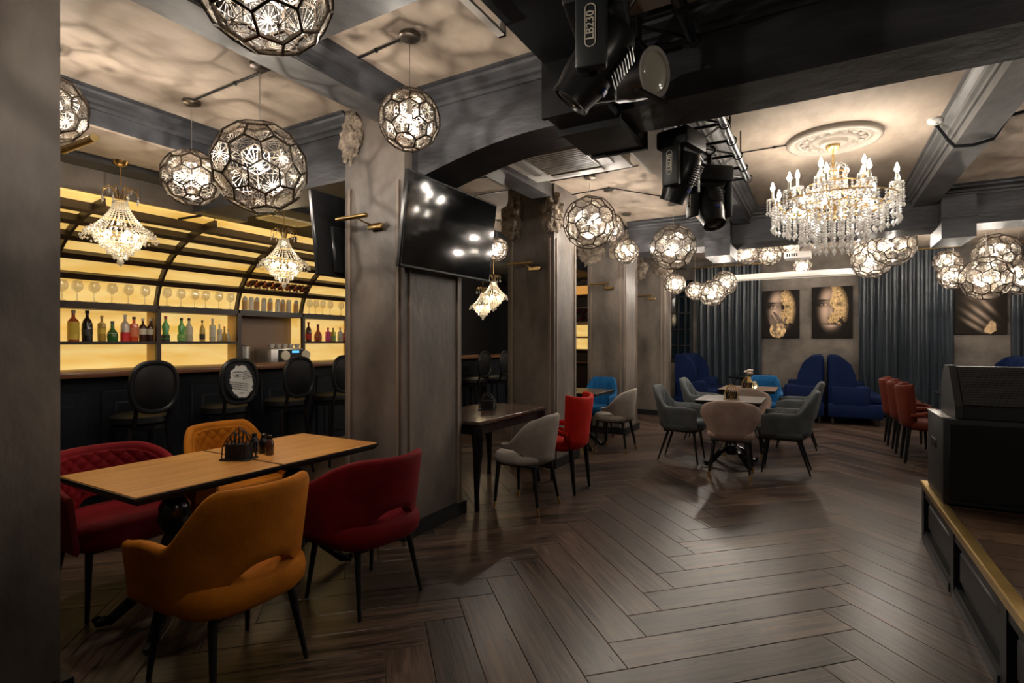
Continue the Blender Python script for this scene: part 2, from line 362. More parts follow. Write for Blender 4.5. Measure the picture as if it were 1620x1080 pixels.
# stage ------------------------------------------------------------------------------------------------
SX, SY, SH = .635, 4.75, .40
st = struct('stage', MB().box(SX + .03, XR, Y0, SY - .03, 0, SH - .012), black, 'low black stage with panelled side and gold edge', 'stage')
MB().box(SX + .012, XR, Y0, SY, SH - .022, SH - .012).build('stage_deck', M('grout'), st, False)
spm = plank_mesh('deck_plank', fmst)
for k in range(34):
    for j in range(4):
        x = SX + .05 - (k % 3) * .4 + j * PL; y = SY - .03 - (k + 1) * PW
        if x >= SX + .04 and x + PL <= XR: put('deck_plank', spm, st, (x, y, SH))
        elif x < SX + .04 and x + PL > SX + .3:
            q = put('deck_plank', spm, st, (SX + .047, y, SH)); q.scale.x = (x + PL - SX - .047) / PL
nb = MB(); nb.rbox(SX - .012, SX + .045, Y0, SY + .012, SH - .035, SH + .012, .006, 1); nb.build('gold_nosing', goldtrim, st)
MB().box(SX + .045, XR, SY - .02, SY + .012, SH - .035, SH + .012).build('gold_nosing', goldtrim, st, False)
yy = SY
for k in range(7):
    MB().box(SX - .005, SX + .035, yy - .09, yy, 0, SH - .035).build('post', black, st, False)
    a, b = yy - .95, yy - .09
    MB().box(SX - .0, SX + .035, a, b, 0, .075).build('bottom_rail', black, st, False)
    MB().box(SX - .012, SX + .035, a, b, 0, .05).build('skirting', blackm, st, False)
    MB().box(SX - .0, SX + .035, a, b, SH - .085, SH - .035).build('top_rail', black, st, False)
    MB().rbox(SX + .012, SX + .04, a + .05, b - .05, .115, SH - .12, .01, 1).build('panel', black, st)
    yy -= .95

# ducts and services ---------------------------------------------------------------------------------------
def duct(name, label, boxes, mat, flanges=()):
    o = thing(name, label, 'duct', (0, 0, 0))
    for b in boxes: MB().box(*b).build('duct_section', mat, o, False)
    for b in flanges: MB().box(*b).build('flange', mat, o, False)
    return o
o = duct('air_duct', 'black duct dipping under the near beam above the stage lights',
     [(-1.36, -1.0, Y0, 2.74, 2.98, CEIL), (-1.36, -1.0, 2.74, 2.95, 2.68, CEIL), (-1.36, -1.0, 2.955, 3.35, 2.65, 2.70), (-1.36, -1.0, 3.35, 3.50, 2.68, CEIL)], black,
     [(-1.375, -.985, 2.72, 2.75, 2.67, 3.14), (-1.375, -.985, 3.48, 3.51, 2.67, 3.14), (-1.375, -.985, 2.94, 2.957, 2.64, 2.70)])
gm = MB(); gm.box(-1.40, -1.362, 1.1, 2.3, 2.93, 2.945); gm.box(-1.40, -1.362, 1.1, 2.3, 3.13, 3.145); gm.box(-1.40, -1.362, 1.1, 1.115, 2.93, 3.145); gm.box(-1.40, -1.362, 2.285, 2.3, 2.93, 3.145)
gm.build('grille_frame', offwhite, o, False)
o = duct('air_duct', 'tan painted duct along the ceiling behind the stage lights', [(-1.36, -1.02, 3.52, 7.46, 2.98, CEIL - .001)], ceilm, ())
gm = MB(); gm.box(-1.385, -1.362, 4.3, 5.0, 2.985, 3.0); gm.box(-1.385, -1.362, 4.3, 5.0, 3.12, 3.135); gm.box(-1.385, -1.362, 4.3, 4.315, 2.985, 3.135); gm.box(-1.385, -1.362, 4.985, 5.0, 2.985, 3.135); gm.build('grille_frame', offwhite, o, False)
duct('air_duct', 'grey box duct wrapping the far beam below the slim beam', [(-1.34, -1.02, 7.5, 7.69, 2.54, 3.0), (-1.34, -1.02, 7.69, 8.21, 2.54, 2.70)], beamm, [(-1.35, -1.01, 7.485, 7.5, 2.76, 2.78)])
duct('air_duct', 'grey box duct wrapping the far beam at the right', [(1.17, 1.47, 7.5, 7.69, 2.54, 3.02), (1.17, 1.47, 7.69, 8.21, 2.54, 2.70)], beamm, [(1.16, 1.48, 7.485, 7.5, 2.76, 2.78), (1.15, 1.49, 7.48, 7.5, 3.0, 3.02)])
duct('air_duct', 'brown box duct hanging over the bar beside the first crystal pendant', [(-5.72, -5.34, 1.2, 3.2, 2.66, 2.86), (-5.62, -5.34, 3.2, 3.55, 2.69, 2.86)], M('duct_brown', (.10, .085, .075), .5, c2=(.16, .135, .115), scale=3),
     [(-5.73, -5.33, 1.9, 1.93, 2.65, 2.86), (-5.73, -5.33, 2.5, 2.53, 2.65, 2.86)])
def vent(label, x0, x1, y0, y1, z, n=7):
    o = thing('ceiling_vent', label, 'vent', ((x0 + x1) / 2, (y0 + y1) / 2, z)); a, b = (x1 - x0) / 2, (y1 - y0) / 2
    f = MB(); f.box(-a, a, -b, -b + .03, -.012, 0); f.box(-a, a, b - .03, b, -.012, 0); f.box(-a, -a + .03, -b, b, -.012, 0); f.box(a - .03, a, -b, b, -.012, 0); f.build('frame', white, o, False)
    for k in range(n):
        x = -a + .03 + (k + .5) * (2 * a - .06) / n; MB().box(x - .012, x + .006, -b + .03, b - .03, -.01, -.002).build('slat', offwhite, o, False)
    return o
vent('white slatted vent over the bar next to the left column', -6.25, -5.9, 1.7, 2.6, 2.859)
vent('white slatted vent beside the second bar chandelier', -5.75, -5.4, 3.9, 4.5, 2.859)
# ceiling cassette
ac = thing('air_conditioner', 'square white ceiling air conditioner behind the arched beam', 'air conditioner', (-2.0, 4.35, CEIL))
a = .48; f = MB()
f.loft([[(-a, -a, -.10), (a, -a, -.10), (a, a, -.10), (-a, a, -.10)], [(-a - .0, -a, 0), (a, -a, 0), (a, a, 0), (-a, a, 0)]]); f.build('body', white, ac, False)
f = MB(); f.rbox(-a - .02, a + .02, -a - .02, a + .02, -.13, -.10, .012, 2); f.build('fascia', white, ac)
f = MB(); f.rbox(-.27, .27, -.27, .27, -.145, -.128, .006, 1); f.build('intake_grille', M('grille_grey', (.32, .28, .26), .5), ac)
for k in range(12): MB().box(-.25, .25, -.25 + k * .044, -.238 + k * .044, -.15, -.144).build('slat', offwhite, ac, False)
for r_ in range(4):
    m = MB().box(-.26, .26, .33, .40, -.145, -.129).xf(Matrix.Rotation(r_ * pi / 2, 4, 'Z')); m.build('louvre', M('louvre_grey', (.38, .35, .33), .4), ac, False)
# ceiling rose
ros = MB(); ros.lathe([(.36, 0), (.36, -.03), (.345, -.045), (.32, -.045), (.305, -.02), (.285, -.02), (.275, -.034), (.26, -.034), (.25, -.018), (.19, -.018), (.18, -.045), (.16, -.05), (.15, -.03), (.11, -.03), (.10, -.06), (.05, -.065), (0, -.065)], 48)
rose = tag(ros.build('ceiling_medallion', M('medallion', (.27, .23, .19), .6), None, True, 60, at_z(1318, 218, CEIL)), 'round carved plaster medallion above the crystal chandelier', 'medallion')
for k in range(16):
    q = 2 * pi * k / 16; MB().lathe([(0, .0), (.03, -.004), (.022, -.014), (0, -.02)], 8, (.225 * math.cos(q), .225 * math.sin(q), -.022)).build('rosette', M('medallion'), rose)
# smoke detector + conduits
p = at_z(1480, 188, CEIL)
sd = thing('smoke_detector', 'round white smoke detector by the pale beam', 'smoke detector', p); MB().lathe([(.055, 0), (.055, -.018), (.04, -.035), (0, -.04)], 20).build('body', white, sd); MB().lathe([(.02, -.038), (.018, -.045), (0, -.046)], 12).build('sensor_cap', offwhite, sd)
def cable(name, label, pts, r=.006, mat=black, knots=True):
    o = thing(name, label, 'cable', pts[0]); b = Vector(pts[0])
    MB().tube([Vector(q) - b for q in pts], r, 6).build('cord', mat, o)
    if knots:
        for i in range(1, len(pts) - 1): MB().lathe([(.0, -.012), (.013, -.008), (.013, .008), (0, .012)], 8, Vector(pts[i]) - b).build('insulator', black, o)
    return o
Zc = CEIL - .012
cable('conduit', 'black conduit looping from the smoke detector over the pale beam', [p + Vector((.05, 0, -.01)), Vector((.80, p.y + .06, 3.12)), Vector((.88, p.y + .1, 3.0)), Vector((.93, p.y + .12, 2.945)), Vector((1.04, p.y + .1, 2.93)), Vector((1.15, p.y + .08, 2.95)), Vector((1.24, p.y + .05, 3.10)), Vector((1.6, p.y, 3.135))], .014, black, False)
cable('conduit', 'black conduit bent around the box beam over the bar', [at_Y(262, 262, 2.90), at_Y(258, 300, 2.90), at_Y(262, 335, 2.90), at_Y(285, 346, 2.90), at_Y(318, 341, 2.90)], .012, black, False)
cable('twisted_cable', 'twisted black cable between the two canopies over the dining table', [at_z(303, 160, Zc), at_z(372, 132, Zc), at_z(445, 103, Zc)])
cable('twisted_cable', 'twisted black cable from the small globe canopy to the beam', [at_z(640, 60, Zc), at_z(595, 80, Zc), at_z(560, 96, Zc)])
cable('twisted_cable', 'twisted black cable running to the plaster medallion', [Vector((-.76, at_z(1268, 226, Zc).y + .0, Zc)), at_z(1225, 233, Zc), at_z(1266, 226, Zc)])
cable('twisted_cable', 'twisted cable along the soffit beside the first bar chandelier', [Vector((-5.06, .9, 2.9)), Vector((-5.06, 1.7, 2.895)), Vector((-5.06, 2.6, 2.895)), Vector((-5.06, 2.93, 2.9))])
cable('twisted_cable', 'twisted cable across the ceiling beyond the air conditioner', [at_z(870, 287, Zc), at_z(960, 272, Zc), at_z(1010, 262, Zc)])
cable('twisted_cable', 'twisted cable linking the far globe canopies', [at_z(905, 308, Zc), at_z(963, 297, Zc), at_z(1055, 312, Zc)])
cable('twisted_cable', 'twisted cable on the ceiling just above the wall screen', [at_z(742, 284, Zc), at_z(785, 278, Zc)])
cable('twisted_cable', 'twisted cable behind the wall screen corner', [at_z(752, 309, Zc), at_z(810, 300, Zc)])

# ================================================================== BAR
BX = -6.4                                  # front plane of the back bar
RIBS = [1.23, 2.20, 3.17, 4.12, 5.09, 6.05, 7.02]
bb = thing('back_bar', 'arched backlit bar shelving glowing yellow behind the counter', 'bar shelving', (BX, 0, 0))
AC = (1.15, 1.72); AA, AB = 1.15, .83      # ellipse centre (local x, z) and half axes
def arc(t, off=0.):                        # t 0..1 from shelf up to crown ; off outwards
    q = t * pi / 2; return (AC[0] - (AA + off) * math.cos(q), AC[1] + (AB + off) * math.sin(q))
TS = [.06, .245, .40, .55, .70, .85]
DEP = .075
for y in RIBS:
    loops = []
    for k in range(15):
        t = k / 14 * .98; a, b = arc(t), arc(t, .03)
        loops.append([(a[0], y - .014, a[1]), (a[0], y + .014, a[1]), (b[0], y + .014, b[1]), (b[0], y - .014, b[1])])
    MB().loft(loops).build('rib', framewood, bb, False)
    loops = []
    for k in range(15):
        t = k / 14 * .98; a, b = arc(t, .03), arc(t, DEP)
        loops.append([(a[0], y - .010, a[1]), (a[0], y + .010, a[1]), (b[0], y + .010, b[1]), (b[0], y - .010, b[1])])
    MB().loft(loops).build('divider', framewood, bb, False)
    MB().box(0, .04, y - .022, y + .022, .95, 1.76).build('post', framewood, bb, False)
    MB().box(-.20, 0, y - .010, y + .010, .95, 1.76).build('divider', M('divider_glow_yellow', (.62, .42, .16), .5), bb, False)  # yellow base colour stands in for the lit panels' glow on the divider sides
for i in range(6):
    ya, yb = RIBS[i] + .012, RIBS[i + 1] - .012
    for t in TS[1:]:
        a, b = arc(t - .016), arc(t + .028); a2, b2 = arc(t - .016, DEP), arc(t + .028, DEP)
        MB().loft([[(a[0], y, a[1]), (b[0], y, b[1]), (b2[0], y, b2[1]), (a2[0], y, a2[1])] for y in (ya, yb)]).build('rung', framewood, bb, False)
    MB().box(-.20, .03, ya, yb, 1.73, 1.80).build('shelf', framewood, bb, False)
    if i != 3: MB().box(-.20, .03, ya, yb, 1.37, 1.40).build('shelf', framewood, bb, False)
    ts = [.03] + TS[1:] + [.97]
    for j in range(6):
        a, b = arc(ts[j], DEP), arc(ts[j + 1], DEP); a2, b2 = arc(ts[j], DEP + .02), arc(ts[j + 1], DEP + .02)
        mt = onyx
        MB().loft([[(a[0], y, a[1]), (b[0], y, b[1]), (b2[0], y, b2[1]), (a2[0], y, a2[1])] for y in (ya, yb)]).build('lit_panel', mt, bb, False)
    if i == 3:
        MB().box(-.22, -.20, ya, yb, .95, 1.73).build('back_panel', brownpanel, bb, False)
        MB().box(-.20, -.02, yb - .02, yb, .95, 1.73).build('lit_panel', onyx, bb, False)
    else:
        MB().box(-.22, -.20, ya, yb, .95, 1.37).build('lit_panel', onyx, bb, False); MB().box(-.22, -.20, ya, yb, 1.40, 1.73).build('lit_panel', onyx, bb, False)
bc = thing('back_counter', 'dark cabinet run below the backlit bar shelves', 'counter', (BX, 0, 0))
MB().box(-.5, .12, RIBS[0], RIBS[-1], 0, .90).build('carcass', navy, bc, False); MB().box(-.5, .15, RIBS[0], RIBS[-1], .905, .945).build('worktop', barwood, bc, False)
ct = thing('bar_counter', 'long dark panelled bar counter with a brown wooden top', 'bar counter', (-5.2, 0, 0))
MB().box(-.5, -.08, .6, 9.6, 0, 1.09).build('carcass', navy, ct, False)
m = MB(); m.rbox(-.56, .03, .55, 9.65, 1.10, 1.15, .012, 2); m.build('worktop', barwood, ct)
for k in range(12):
    a = .68 + k * .745
    MB().rbox(-.08, -.06, a, a + .65, .18, .98, .008, 1).build('panel', navy, ct); MB().rbox(-.075, -.045, a + .09, a + .56, .28, .88, .015, 1).build('raised_field', navy, ct)
MB().tube([(.05, .7, .2), (.05, 9.5, .2)], .02, 8).build('foot_rail', brass, ct)
for k in range(8): MB().tube([(.05, .9 + k * 1.2, .2), (-.06, .9 + k * 1.2, .2)], .012, 6).build('rail_bracket', brass, ct)

# bottles ---------------------------------------------------------------------------------------------------
def glassy(n, c=(.5, .5, .5)): return M('bottle_' + n, c, .12, 0, spec=.7, coat=.3)
def bottle(label, x, y, z, h, r, kind, body, lab, cap, group, lz=(.18, .48)):
    o = thing('bottle', label, 'bottle', (x, y, z), 0, group)
    P = {'spirit': [(r, 0), (r, .60), (r * .9, .66), (r * .34, .76), (r * .30, .93)], 'wine': [(r, 0), (r, .55), (r * .75, .68), (r * .3, .78), (r * .28, .93)],
         'squat': [(r, 0), (r * 1.1, .25), (r, .42), (r * .4, .62), (r * .34, .92)], 'shoulder': [(r * .92, 0), (r, .08), (r, .66), (r * .96, .70), (r * .34, .74), (r * .32, .93)],
         'bell': [(r * .85, 0), (r * 1.05, .12), (r * .72, .36), (r * .95, .6), (r * .36, .78), (r * .32, .93)]}[kind]
    MB().lathe([(a, b * h) for a, b in P], 14).build('glass', body, o)
    MB().lathe([(r * 1.02, lz[0] * h), (r * 1.02, lz[1] * h)], 14).build('paper_label', lab, o)
    MB().lathe([(r * .38, .90 * h), (r * .38, h), (0, h)], 10).build('cap', cap, o)
    return o
def flat(n, c=(.5, .5, .5)): return M('flat_' + n, c, .55)
CAPB = flat('black', (.02, .02, .02)); CAPR = flat('red', (.5, .02, .02)); CAPW = flat('white', (.7, .68, .62)); CAPG = flat('gold', (.5, .35, .1)); CAPO = flat('orange', (.7, .18, .03))
LW = flat('cream', (.75, .70, .58)); LY = flat('yellow', (.75, .55, .08)); LB = flat('ink', (.03, .03, .03)); LO = flat('tangerine', (.75, .22, .10)); LG = flat('lime', (.35, .6, .2))
sx = BX - .14; g1 = 'bottles on the lit bar shelf'
def ypx(px, X=sx): return at_X(px, 540, X).y
B = [('squat red shouldered bottle with yellow label, first on the lit shelf', 116, .235, .037, 'spirit', glassy('redtop', (.45, .10, .03)), LY, CAPW, (.06, .62)),
     ('near black liqueur bottle between the yellow labelled and amber bottles', 138, .235, .036, 'wine', glassy('black', (.012, .008, .008)), LB, CAPB, (.2, .4)),
     ('golden bottle with metal top beside the round green bottle', 161, .20, .028, 'shoulder', glassy('golden', (.5, .30, .05)), LY, CAPG, (.3, .5)),
     ('round bellied green liqueur bottle with cream seal', 178, .16, .036, 'squat', glassy('green', (.03, .14, .03)), LW, CAPB, (.18, .40)),
     ('clear bottle with red base next to the orange aperitif', 198, .215, .033, 'spirit', glassy('pale', (.65, .55, .45)), flat('scarlet', (.7, .03, .03)), CAPW, (.0, .34)),
     ('orange red aperitif bottle with white label', 212, .20, .033, 'shoulder', glassy('orange', (.75, .10, .03)), LO, CAPB, (.2, .55)),
     ('dark whisky bottle with cream label, inner of the pair by the post', 226, .19, .029, 'spirit', glassy('cola', (.06, .02, .012)), LW, CAPW, (.3, .55)),
     ('dark whisky bottle with cream label, standing right against the post', 238, .19, .029, 'spirit', glassy('cola'), LW, CAPW, (.3, .55)),
     ('green topped vermouth bottle with dark lower half and round label', 262, .215, .033, 'bell', glassy('vermouth', (.08, .40, .10)), LB, CAPR, (.0, .25)),
     ('bright green vermouth bottle with round white label', 287, .205, .033, 'bell', glassy('vermouthg', (.10, .45, .08)), LG, CAPB, (.05, .3)),
     ('pale clear vermouth bottle with round white label', 299, .205, .033, 'bell', glassy('clear', (.65, .62, .48)), LW, CAPB, (.3, .55)),
     ('slim straw coloured bottle with black label', 320, .19, .024, 'wine', glassy('straw', (.60, .42, .10)), LB, CAPB, (.1, .35)),
     ('tall clear gin bottle near the end of the second bay', 336, .21, .027, 'shoulder', glassy('clear'), LW, CAPW, (.2, .5)),
     ('short clear bottle with pale label beside the gin bottle', 347, .16, .024, 'shoulder', glassy('clear'), LW, CAPW, (.1, .4)),
     ('stubby amber miniature bottle in the second bay', 355, .14, .022, 'squat', glassy('golden'), LW, CAPO, (.1, .3)),
     ('stubby clear miniature bottle, last before the coffee niche', 361, .12, .02, 'squat', glassy('clear'), LW, CAPG, (.1, .3)),
     ('dark brown syrup bottle at the start of the far lit shelf', 488, .21, .033, 'wine', glassy('cola'), CAPR, CAPR, (.1, .4)),
     ('amber red syrup bottle on the far lit shelf', 503, .19, .04, 'squat', glassy('redtop'), LO, CAPB, (.05, .25)),
     ('hot pink syrup bottle on the far lit shelf', 519, .155, .032, 'shoulder', glassy('pink', (.8, .08, .30)), flat('magenta', (.7, .1, .3)), CAPR, (.1, .4)),
     ('lime yellow syrup bottle beside the pink one', 527, .155, .03, 'shoulder', glassy('lime', (.65, .60, .05)), LG, CAPG, (.1, .4)),
     ('white milk bottle near the end of the far lit shelf', 538, .16, .033, 'spirit', glassy('milk', (.8, .78, .72)), LW, CAPW, (.1, .4)),
     ('maroon bottle at the far shelf end by the column', 546, .14, .03, 'shoulder', glassy('redtop'), CAPR, CAPR, (.1, .4))]
for lab, px, h, r, k, bd, lb, cp, lz in B: bottle(lab, sx + .04, ypx(px, sx + .04), 1.40, h * 1.35, r * 1.3, k, bd, lb, cp, g1, lz)
for k in range(9):
    px = [387, 397, 406, 417, 427, 439, 447, 456, 468][k]; xx = BX - .02
    bottle('clear spirit bottle in the row over the coffee niche, number %s from the near rib' % ['one', 'two', 'three', 'four', 'five', 'six', 'seven', 'eight', 'nine'][k], xx, ypx(px, xx), 1.80, .25, .034, 'shoulder' if k % 2 else 'spirit', glassy('clear'), LW if k % 2 else flat('beige', (.6, .35, .15)), CAPW, 'spirit bottles over the coffee niche', (.05, .5))
# wine rack above
wr = thing('wine_rack', 'wooden rack of lying wine bottles above the spirit row', 'wine rack', (BX, 0, 0))
for k in range(9):
    y = 4.14 + k * .1155; a = arc(.28, .03)
    MB().box(a[0] - .02, a[0] + .0, y - .006, y + .006, a[1] - .02, a[1] + .15).build('slat', barwood, wr, False)
for k in range(8):
    y = 4.2 + k * .1155; a = arc(.33, .02)
    o = thing('wine_bottle', 'dark wine bottle lying in the rack, %s counted from the left' % ORD[k], 'bottle', (BX + a[0] + .03, y, a[1]), 0, 'wine bottles in the rack')
    m = MB().lathe([(.034, -.1), (.036, -.08), (.036, .04), (.014, .09), (.013, .13)], 10); m.xf(Matrix.Rotation(R(35), 4, 'X') @ Matrix.Rotation(R(80), 4, 'Y')); m.build('glass', glassy('wine', (.09, .012, .015)), o)
    m = MB().lathe([(.037, -.06), (.037, .0)], 10); m.xf(Matrix.Rotation(R(35), 4, 'X') @ Matrix.Rotation(R(80), 4, 'Y')); m.build('paper_label', LO, o)
# glasses
ggm = crystal_mat('thin_glass', .62, .4, (.95, .93, .88))
wg = None; pos = [(98, 1), (122, 1), (149, 1), (177, 1), (203, 1), (229, 1), (264, 2), (286, 2), (308, 2), (325, 2), (346, 2), (364, 2), (489, 4), (499, 4), (510, 4), (522, 4), (539, 4)]
nm = ['leftmost', 'second', 'third', 'fourth', 'fifth', 'sixth']
cnt = {}
for px, bay in pos:
    cnt[bay] = cnt.get(bay, 0) + 1; xx = BX - .01; y = ypx(px, xx)
    lab = '%s balloon wine glass on the upper shelf of the %s lit bay' % (nm[cnt[bay] - 1], {1: 'first', 2: 'second', 4: 'farthest'}[bay])
    if wg is None:
        wg = thing('wine_glass', lab, 'glass', (xx, y, 1.80), 0, 'wine glasses on the upper bar shelf')
        MB().lathe([(.014, .09), (.046, .12), (.052, .16), (.04, .205), (.038, .205), (.05, .16), (.044, .122), (.0, .095)], 14).build('bowl', ggm, wg)
        MB().lathe([(.036, 0), (.034, .004), (.006, .012), (.005, .09)], 12).build('stem', ggm, wg)
    else: clone(wg, lab, (xx, y, 1.80))
tum = None
for k in range(11):
    px = [128, 141, 155, 170][k] if k < 4 else 185 + (k - 4) * 8.4; y = ypx(px, BX - .06); lab = '%s clear tumbler from the left column, on the worktop under the first lit bay' % ORD[k]
    if tum is None:
        tum = thing('tumbler', lab, 'glass', (BX - .06, y, .945), 0, 'tumblers under the first lit bay'); MB().lathe([(.026, 0), (.034, .1), (.031, .1), (.024, .006), (0, .006)], 12).build('glass_wall', ggm, tum)
        MB().lathe([(.025, .001), (.025, .005), (0, .005)], 12).build('glass_base', ggm, tum)
    else: clone(tum, lab, (BX - .06, y, .945))
# appliances in the niche
y = ypx(390, BX)
u = thing('water_urn', 'tall steel water urn in the coffee niche', 'urn', (BX - .06, y, .945))
MB().lathe([(.085, 0), (.085, .03), (.08, .03), (.08, .36), (.085, .36), (.085, .39), (.03, .41), (0, .41)], 20).build('tank', silver, u); MB().tube([(.08, 0, .07), (.13, 0, .07), (.13, 0, .04)], .012, 8).build('tap', blackm, u); MB().rbox(-.03, .03, -.1, -.085, .16, .26, .005, 1).build('handle', blackm, u)
ya, yb = ypx(421, BX + .05), ypx(473, BX + .05)
cm = thing('coffee_machine', 'steel espresso machine with round dials in the niche', 'coffee machine', (BX - .02, (ya + yb) / 2, .945)); hw = (yb - ya) / 2
MB().rbox(-.17, .17, -hw, hw, .03, .36, .015, 2).build('body', M('machine_steel', (.55, .53, .5), .3, .8), cm); MB().rbox(.165, .18, -hw + .11, hw - .01, .05, .345, .005, 1).build('front_panel', black, cm)
for q in (-.05, .28):
    MB().lathe([(.07, 0), (.065, .02), (0, .022)], 18).xf(Matrix.Translation((.18, q, .265)) @ Matrix.Rotation(pi / 2, 4, 'Y')).build('dial', M('dial', (.75, .68, .55), .35), cm)
MB().box(.179, .183, .06, .17, .30, .33).build('display', M('blue_display', (.02, .1, .2), emit=(.1, .5, .9), es=1.2), cm, False)
MB().tube([(.18, .1, .1), (.26, .1, .09)], .015, 8).build('portafilter', blackm, cm)
for k in range(5): tag(MB().lathe([(.024, 0), (.04, .06), (.036, .06), (.02, .006), (0, .006)], 14).build('coffee_cup', white, None, True, 38, (BX + .0, ya + .12 + k * .1, 1.306)), 'small white cup on the espresso machine, %s counted from the urn' % ORD[k], 'cup', 'cups on the espresso machine')
yt = ypx(512, BX + .1)
tb = thing('tablet_terminal', 'white tablet till leaning on a stand by the far lit bay', 'till', (BX + .0, yt, .945), 0)
m = MB(); m.rbox(-.01, .01, -.15, .15, 0, .2, .006, 1); m.xf(Matrix.Rotation(R(-42), 4, 'Y') ); m.build('casing', white, tb)
m = MB(); m.box(.0105, .013, -.13, .13, .02, .18); m.xf(Matrix.Rotation(R(-42), 4, 'Y')); m.build('screen', M('till_screen', (.8, .78, .72), .3, emit=(1, .93, .8), es=.35), tb, False)
MB().rbox(-.16, -.02, -.06, .06, 0, .03, .005, 1).build('foot', black, tb)

# bar stools ---------------------------------------------------------------------------------------------------
def se(x, p=.78): return math.copysign(abs(x) ** p, x)
def oval(c, a, b, n=32): return [(c[0], c[1] + a * se(math.cos(2 * pi * k / n)), c[2] + b * se(math.sin(2 * pi * k / n))) for k in range(n + 1)]
def stool(label, loc):
    o = thing('bar_stool', label, 'bar stool', loc, 0, 'black bar stools along the counter')     # faces -X, back at +X
    MB().lathe([(.0, .72), (.19, .72), (.215, .74), (.21, .785), (.15, .81), (0, .815)], 22).build('seat', leather, o)
    MB().lathe([(.2, .68), (.205, .72), (0, .72)], 22).build('seat_frame', blackgloss, o)
    cx, cz = .225, 1.03
    MB().tube(oval((cx, 0, cz), .172, .198), .022, 8).build('back_frame', blackm, o)
    loops = []
    for (sxx, dx) in ((.98, 0), (.96, .022), (.7, .04), (.01, .045)): loops.append([(cx + dx - .012, (.160 * sxx * se(math.cos(2 * pi * k / 32))), cz + .186 * sxx * se(math.sin(2 * pi * k / 32))) for k in range(32)])
    MB().loft(loops).build('back_pad', leather, o)
    MB().loft([[(cx - .012 - (p[0] - cx + .012), p[1], p[2]) for p in l] for l in loops]).build('front_pad', leather, o)
    for s in (-1, 1):
        MB().tube([(.16, s * .12, .70), (cx, s * .13, .88)], .018, 6).build('back_post', blackgloss, o)
        for sx_ in (-1, 1): MB().tube([(sx_ * .14, s * .14, .7), (sx_ * .17, s * .17, .35), (sx_ * .2, s * .2, 0)], [.02, .018, .014], 8).build('leg', blackgloss, o)
    MB().tube([(.18 * x_, .18 * y_, .25) for x_, y_ in ((1, 1), (1, -1), (-1, -1), (-1, 1), (1, 1))], .012, 6).build('foot_ring', brass, o)
    return o
s0 = stool('black round backed bar stool nearest the left column', (-4.91, 2.30, 0))
s1 = clone(s0, 'bar stool with an engraved face and hands printed on its back', (-4.91, 3.03, 0))
clone(s0, 'black bar stool in front of the espresso machine', (-4.91, 3.69, 0)); clone(s0, 'black bar stool half hidden behind the screen column', (-4.91, 4.31, 0))
clone(s0, 'far black bar stool just right of the screen column', (-4.91, 7.24, 0)); clone(s0, 'farthest black bar stool, beside the second column', (-4.91, 7.9, 0))

def print_grid(name, w, h, nx, ny, fn, mat, parent, M4, mask=None):
    vs, cols, fs = [], [], []
    for j in range(ny + 1):
        for i in range(nx + 1):
            u, v = i / nx, j / ny; vs.append(tuple(M4 @ Vector(((u - .5) * w, 0, (v - .5) * h)))); cols.append(fn(u, v))
    for j in range(ny):
        for i in range(nx):
            if mask and not mask((i + .5) / nx, (j + .5) / ny): continue
            a = j * (nx + 1) + i; fs.append((a, a + 1, a + nx + 2, a + nx + 1))
    me = bpy.data.meshes.new(name); me.from_pydata(vs, [], fs); me.materials.append(mat)
    at = me.color_attributes.new('Col', 'FLOAT_COLOR', 'POINT')
    for i, c in enumerate(cols): at.data[i].color = (*c, 1)
    return put(name, me, parent)
def G(u, v, a, b, su, sv, rot=0):
    du, dv = u - a, v - b
    if rot: c_, s_ = math.cos(rot), math.sin(rot); du, dv = du * c_ + dv * s_, -du * s_ + dv * c_
    return math.exp(-((du / su) ** 2 + (dv / sv) ** 2))
def fb(u, v, s, seed=0):
    return mnoise.fractal(Vector((u * s, v * s, seed)), .8, 2, 4)
def engraving(u, v):
    # pale engraved face seen through two spread hands, dark hair around it
    fx, fy = u - .5, v - .5; c_, s_ = math.cos(.35), math.sin(.35); ru, rv = fx * c_ + fy * s_, -fx * s_ + fy * c_
    e = (ru / .36) ** 2 + (rv / .47) ** 2 + .25 * fb(u, v, 7, 3)
    if e > 1: return (.012, .013, .016)
    ink = .25 * (math.sin((u * 1.3 + v) * 95) > .1) * (fb(u, v, 3, 1) > .1)
    ink = max(ink, 1.2 * G(u, v, .36, .66, .05, .035), .9 * math.exp(-((v - .70 + .9 * (u - .36) ** 2) / .014) ** 2) * (abs(u - .36) < .14), .9 * math.exp(-((v - .77 + .8 * (u - .36) ** 2) / .018) ** 2) * (abs(u - .36) < .16), .8 * math.exp(-((v - .63 - .6 * (u - .36) ** 2) / .010) ** 2) * (abs(u - .36) < .12))
    for k in range(4):
        y = .60 + .062 * k + .22 * (u - .7); y2 = .47 - .058 * k - .16 * (u - .35)
        if u > .52: ink = max(ink, math.exp(-((v - y) / .011) ** 2), .55 * (0 < y - v < .03) * (math.sin(u * 70) > 0))
        if u < .72: ink = max(ink, math.exp(-((v - y2) / .011) ** 2), .55 * (0 < y2 - v < .028) * (math.sin(u * 70) > 0))
    ink = max(ink, .9 * G(u, v, .50, .17, .09, .018), .8 * G(u, v, .80, .80, .09, .07))
    t = max(0, min(1, 1 - ink)); return (.02 + .72 * t, .02 + .70 * t, .025 + .65 * t)
print_grid('face_print', .30, .33, 60, 66, engraving, vcol_mat('printed_cloth', .7), s1, Matrix.Translation((.263, 0, 1.03)) @ Matrix.Rotation(pi / 2, 4, 'Z'), lambda u, v: ((u - .5) / .49) ** 2 + ((v - .5) / .49) ** 2 < 1)

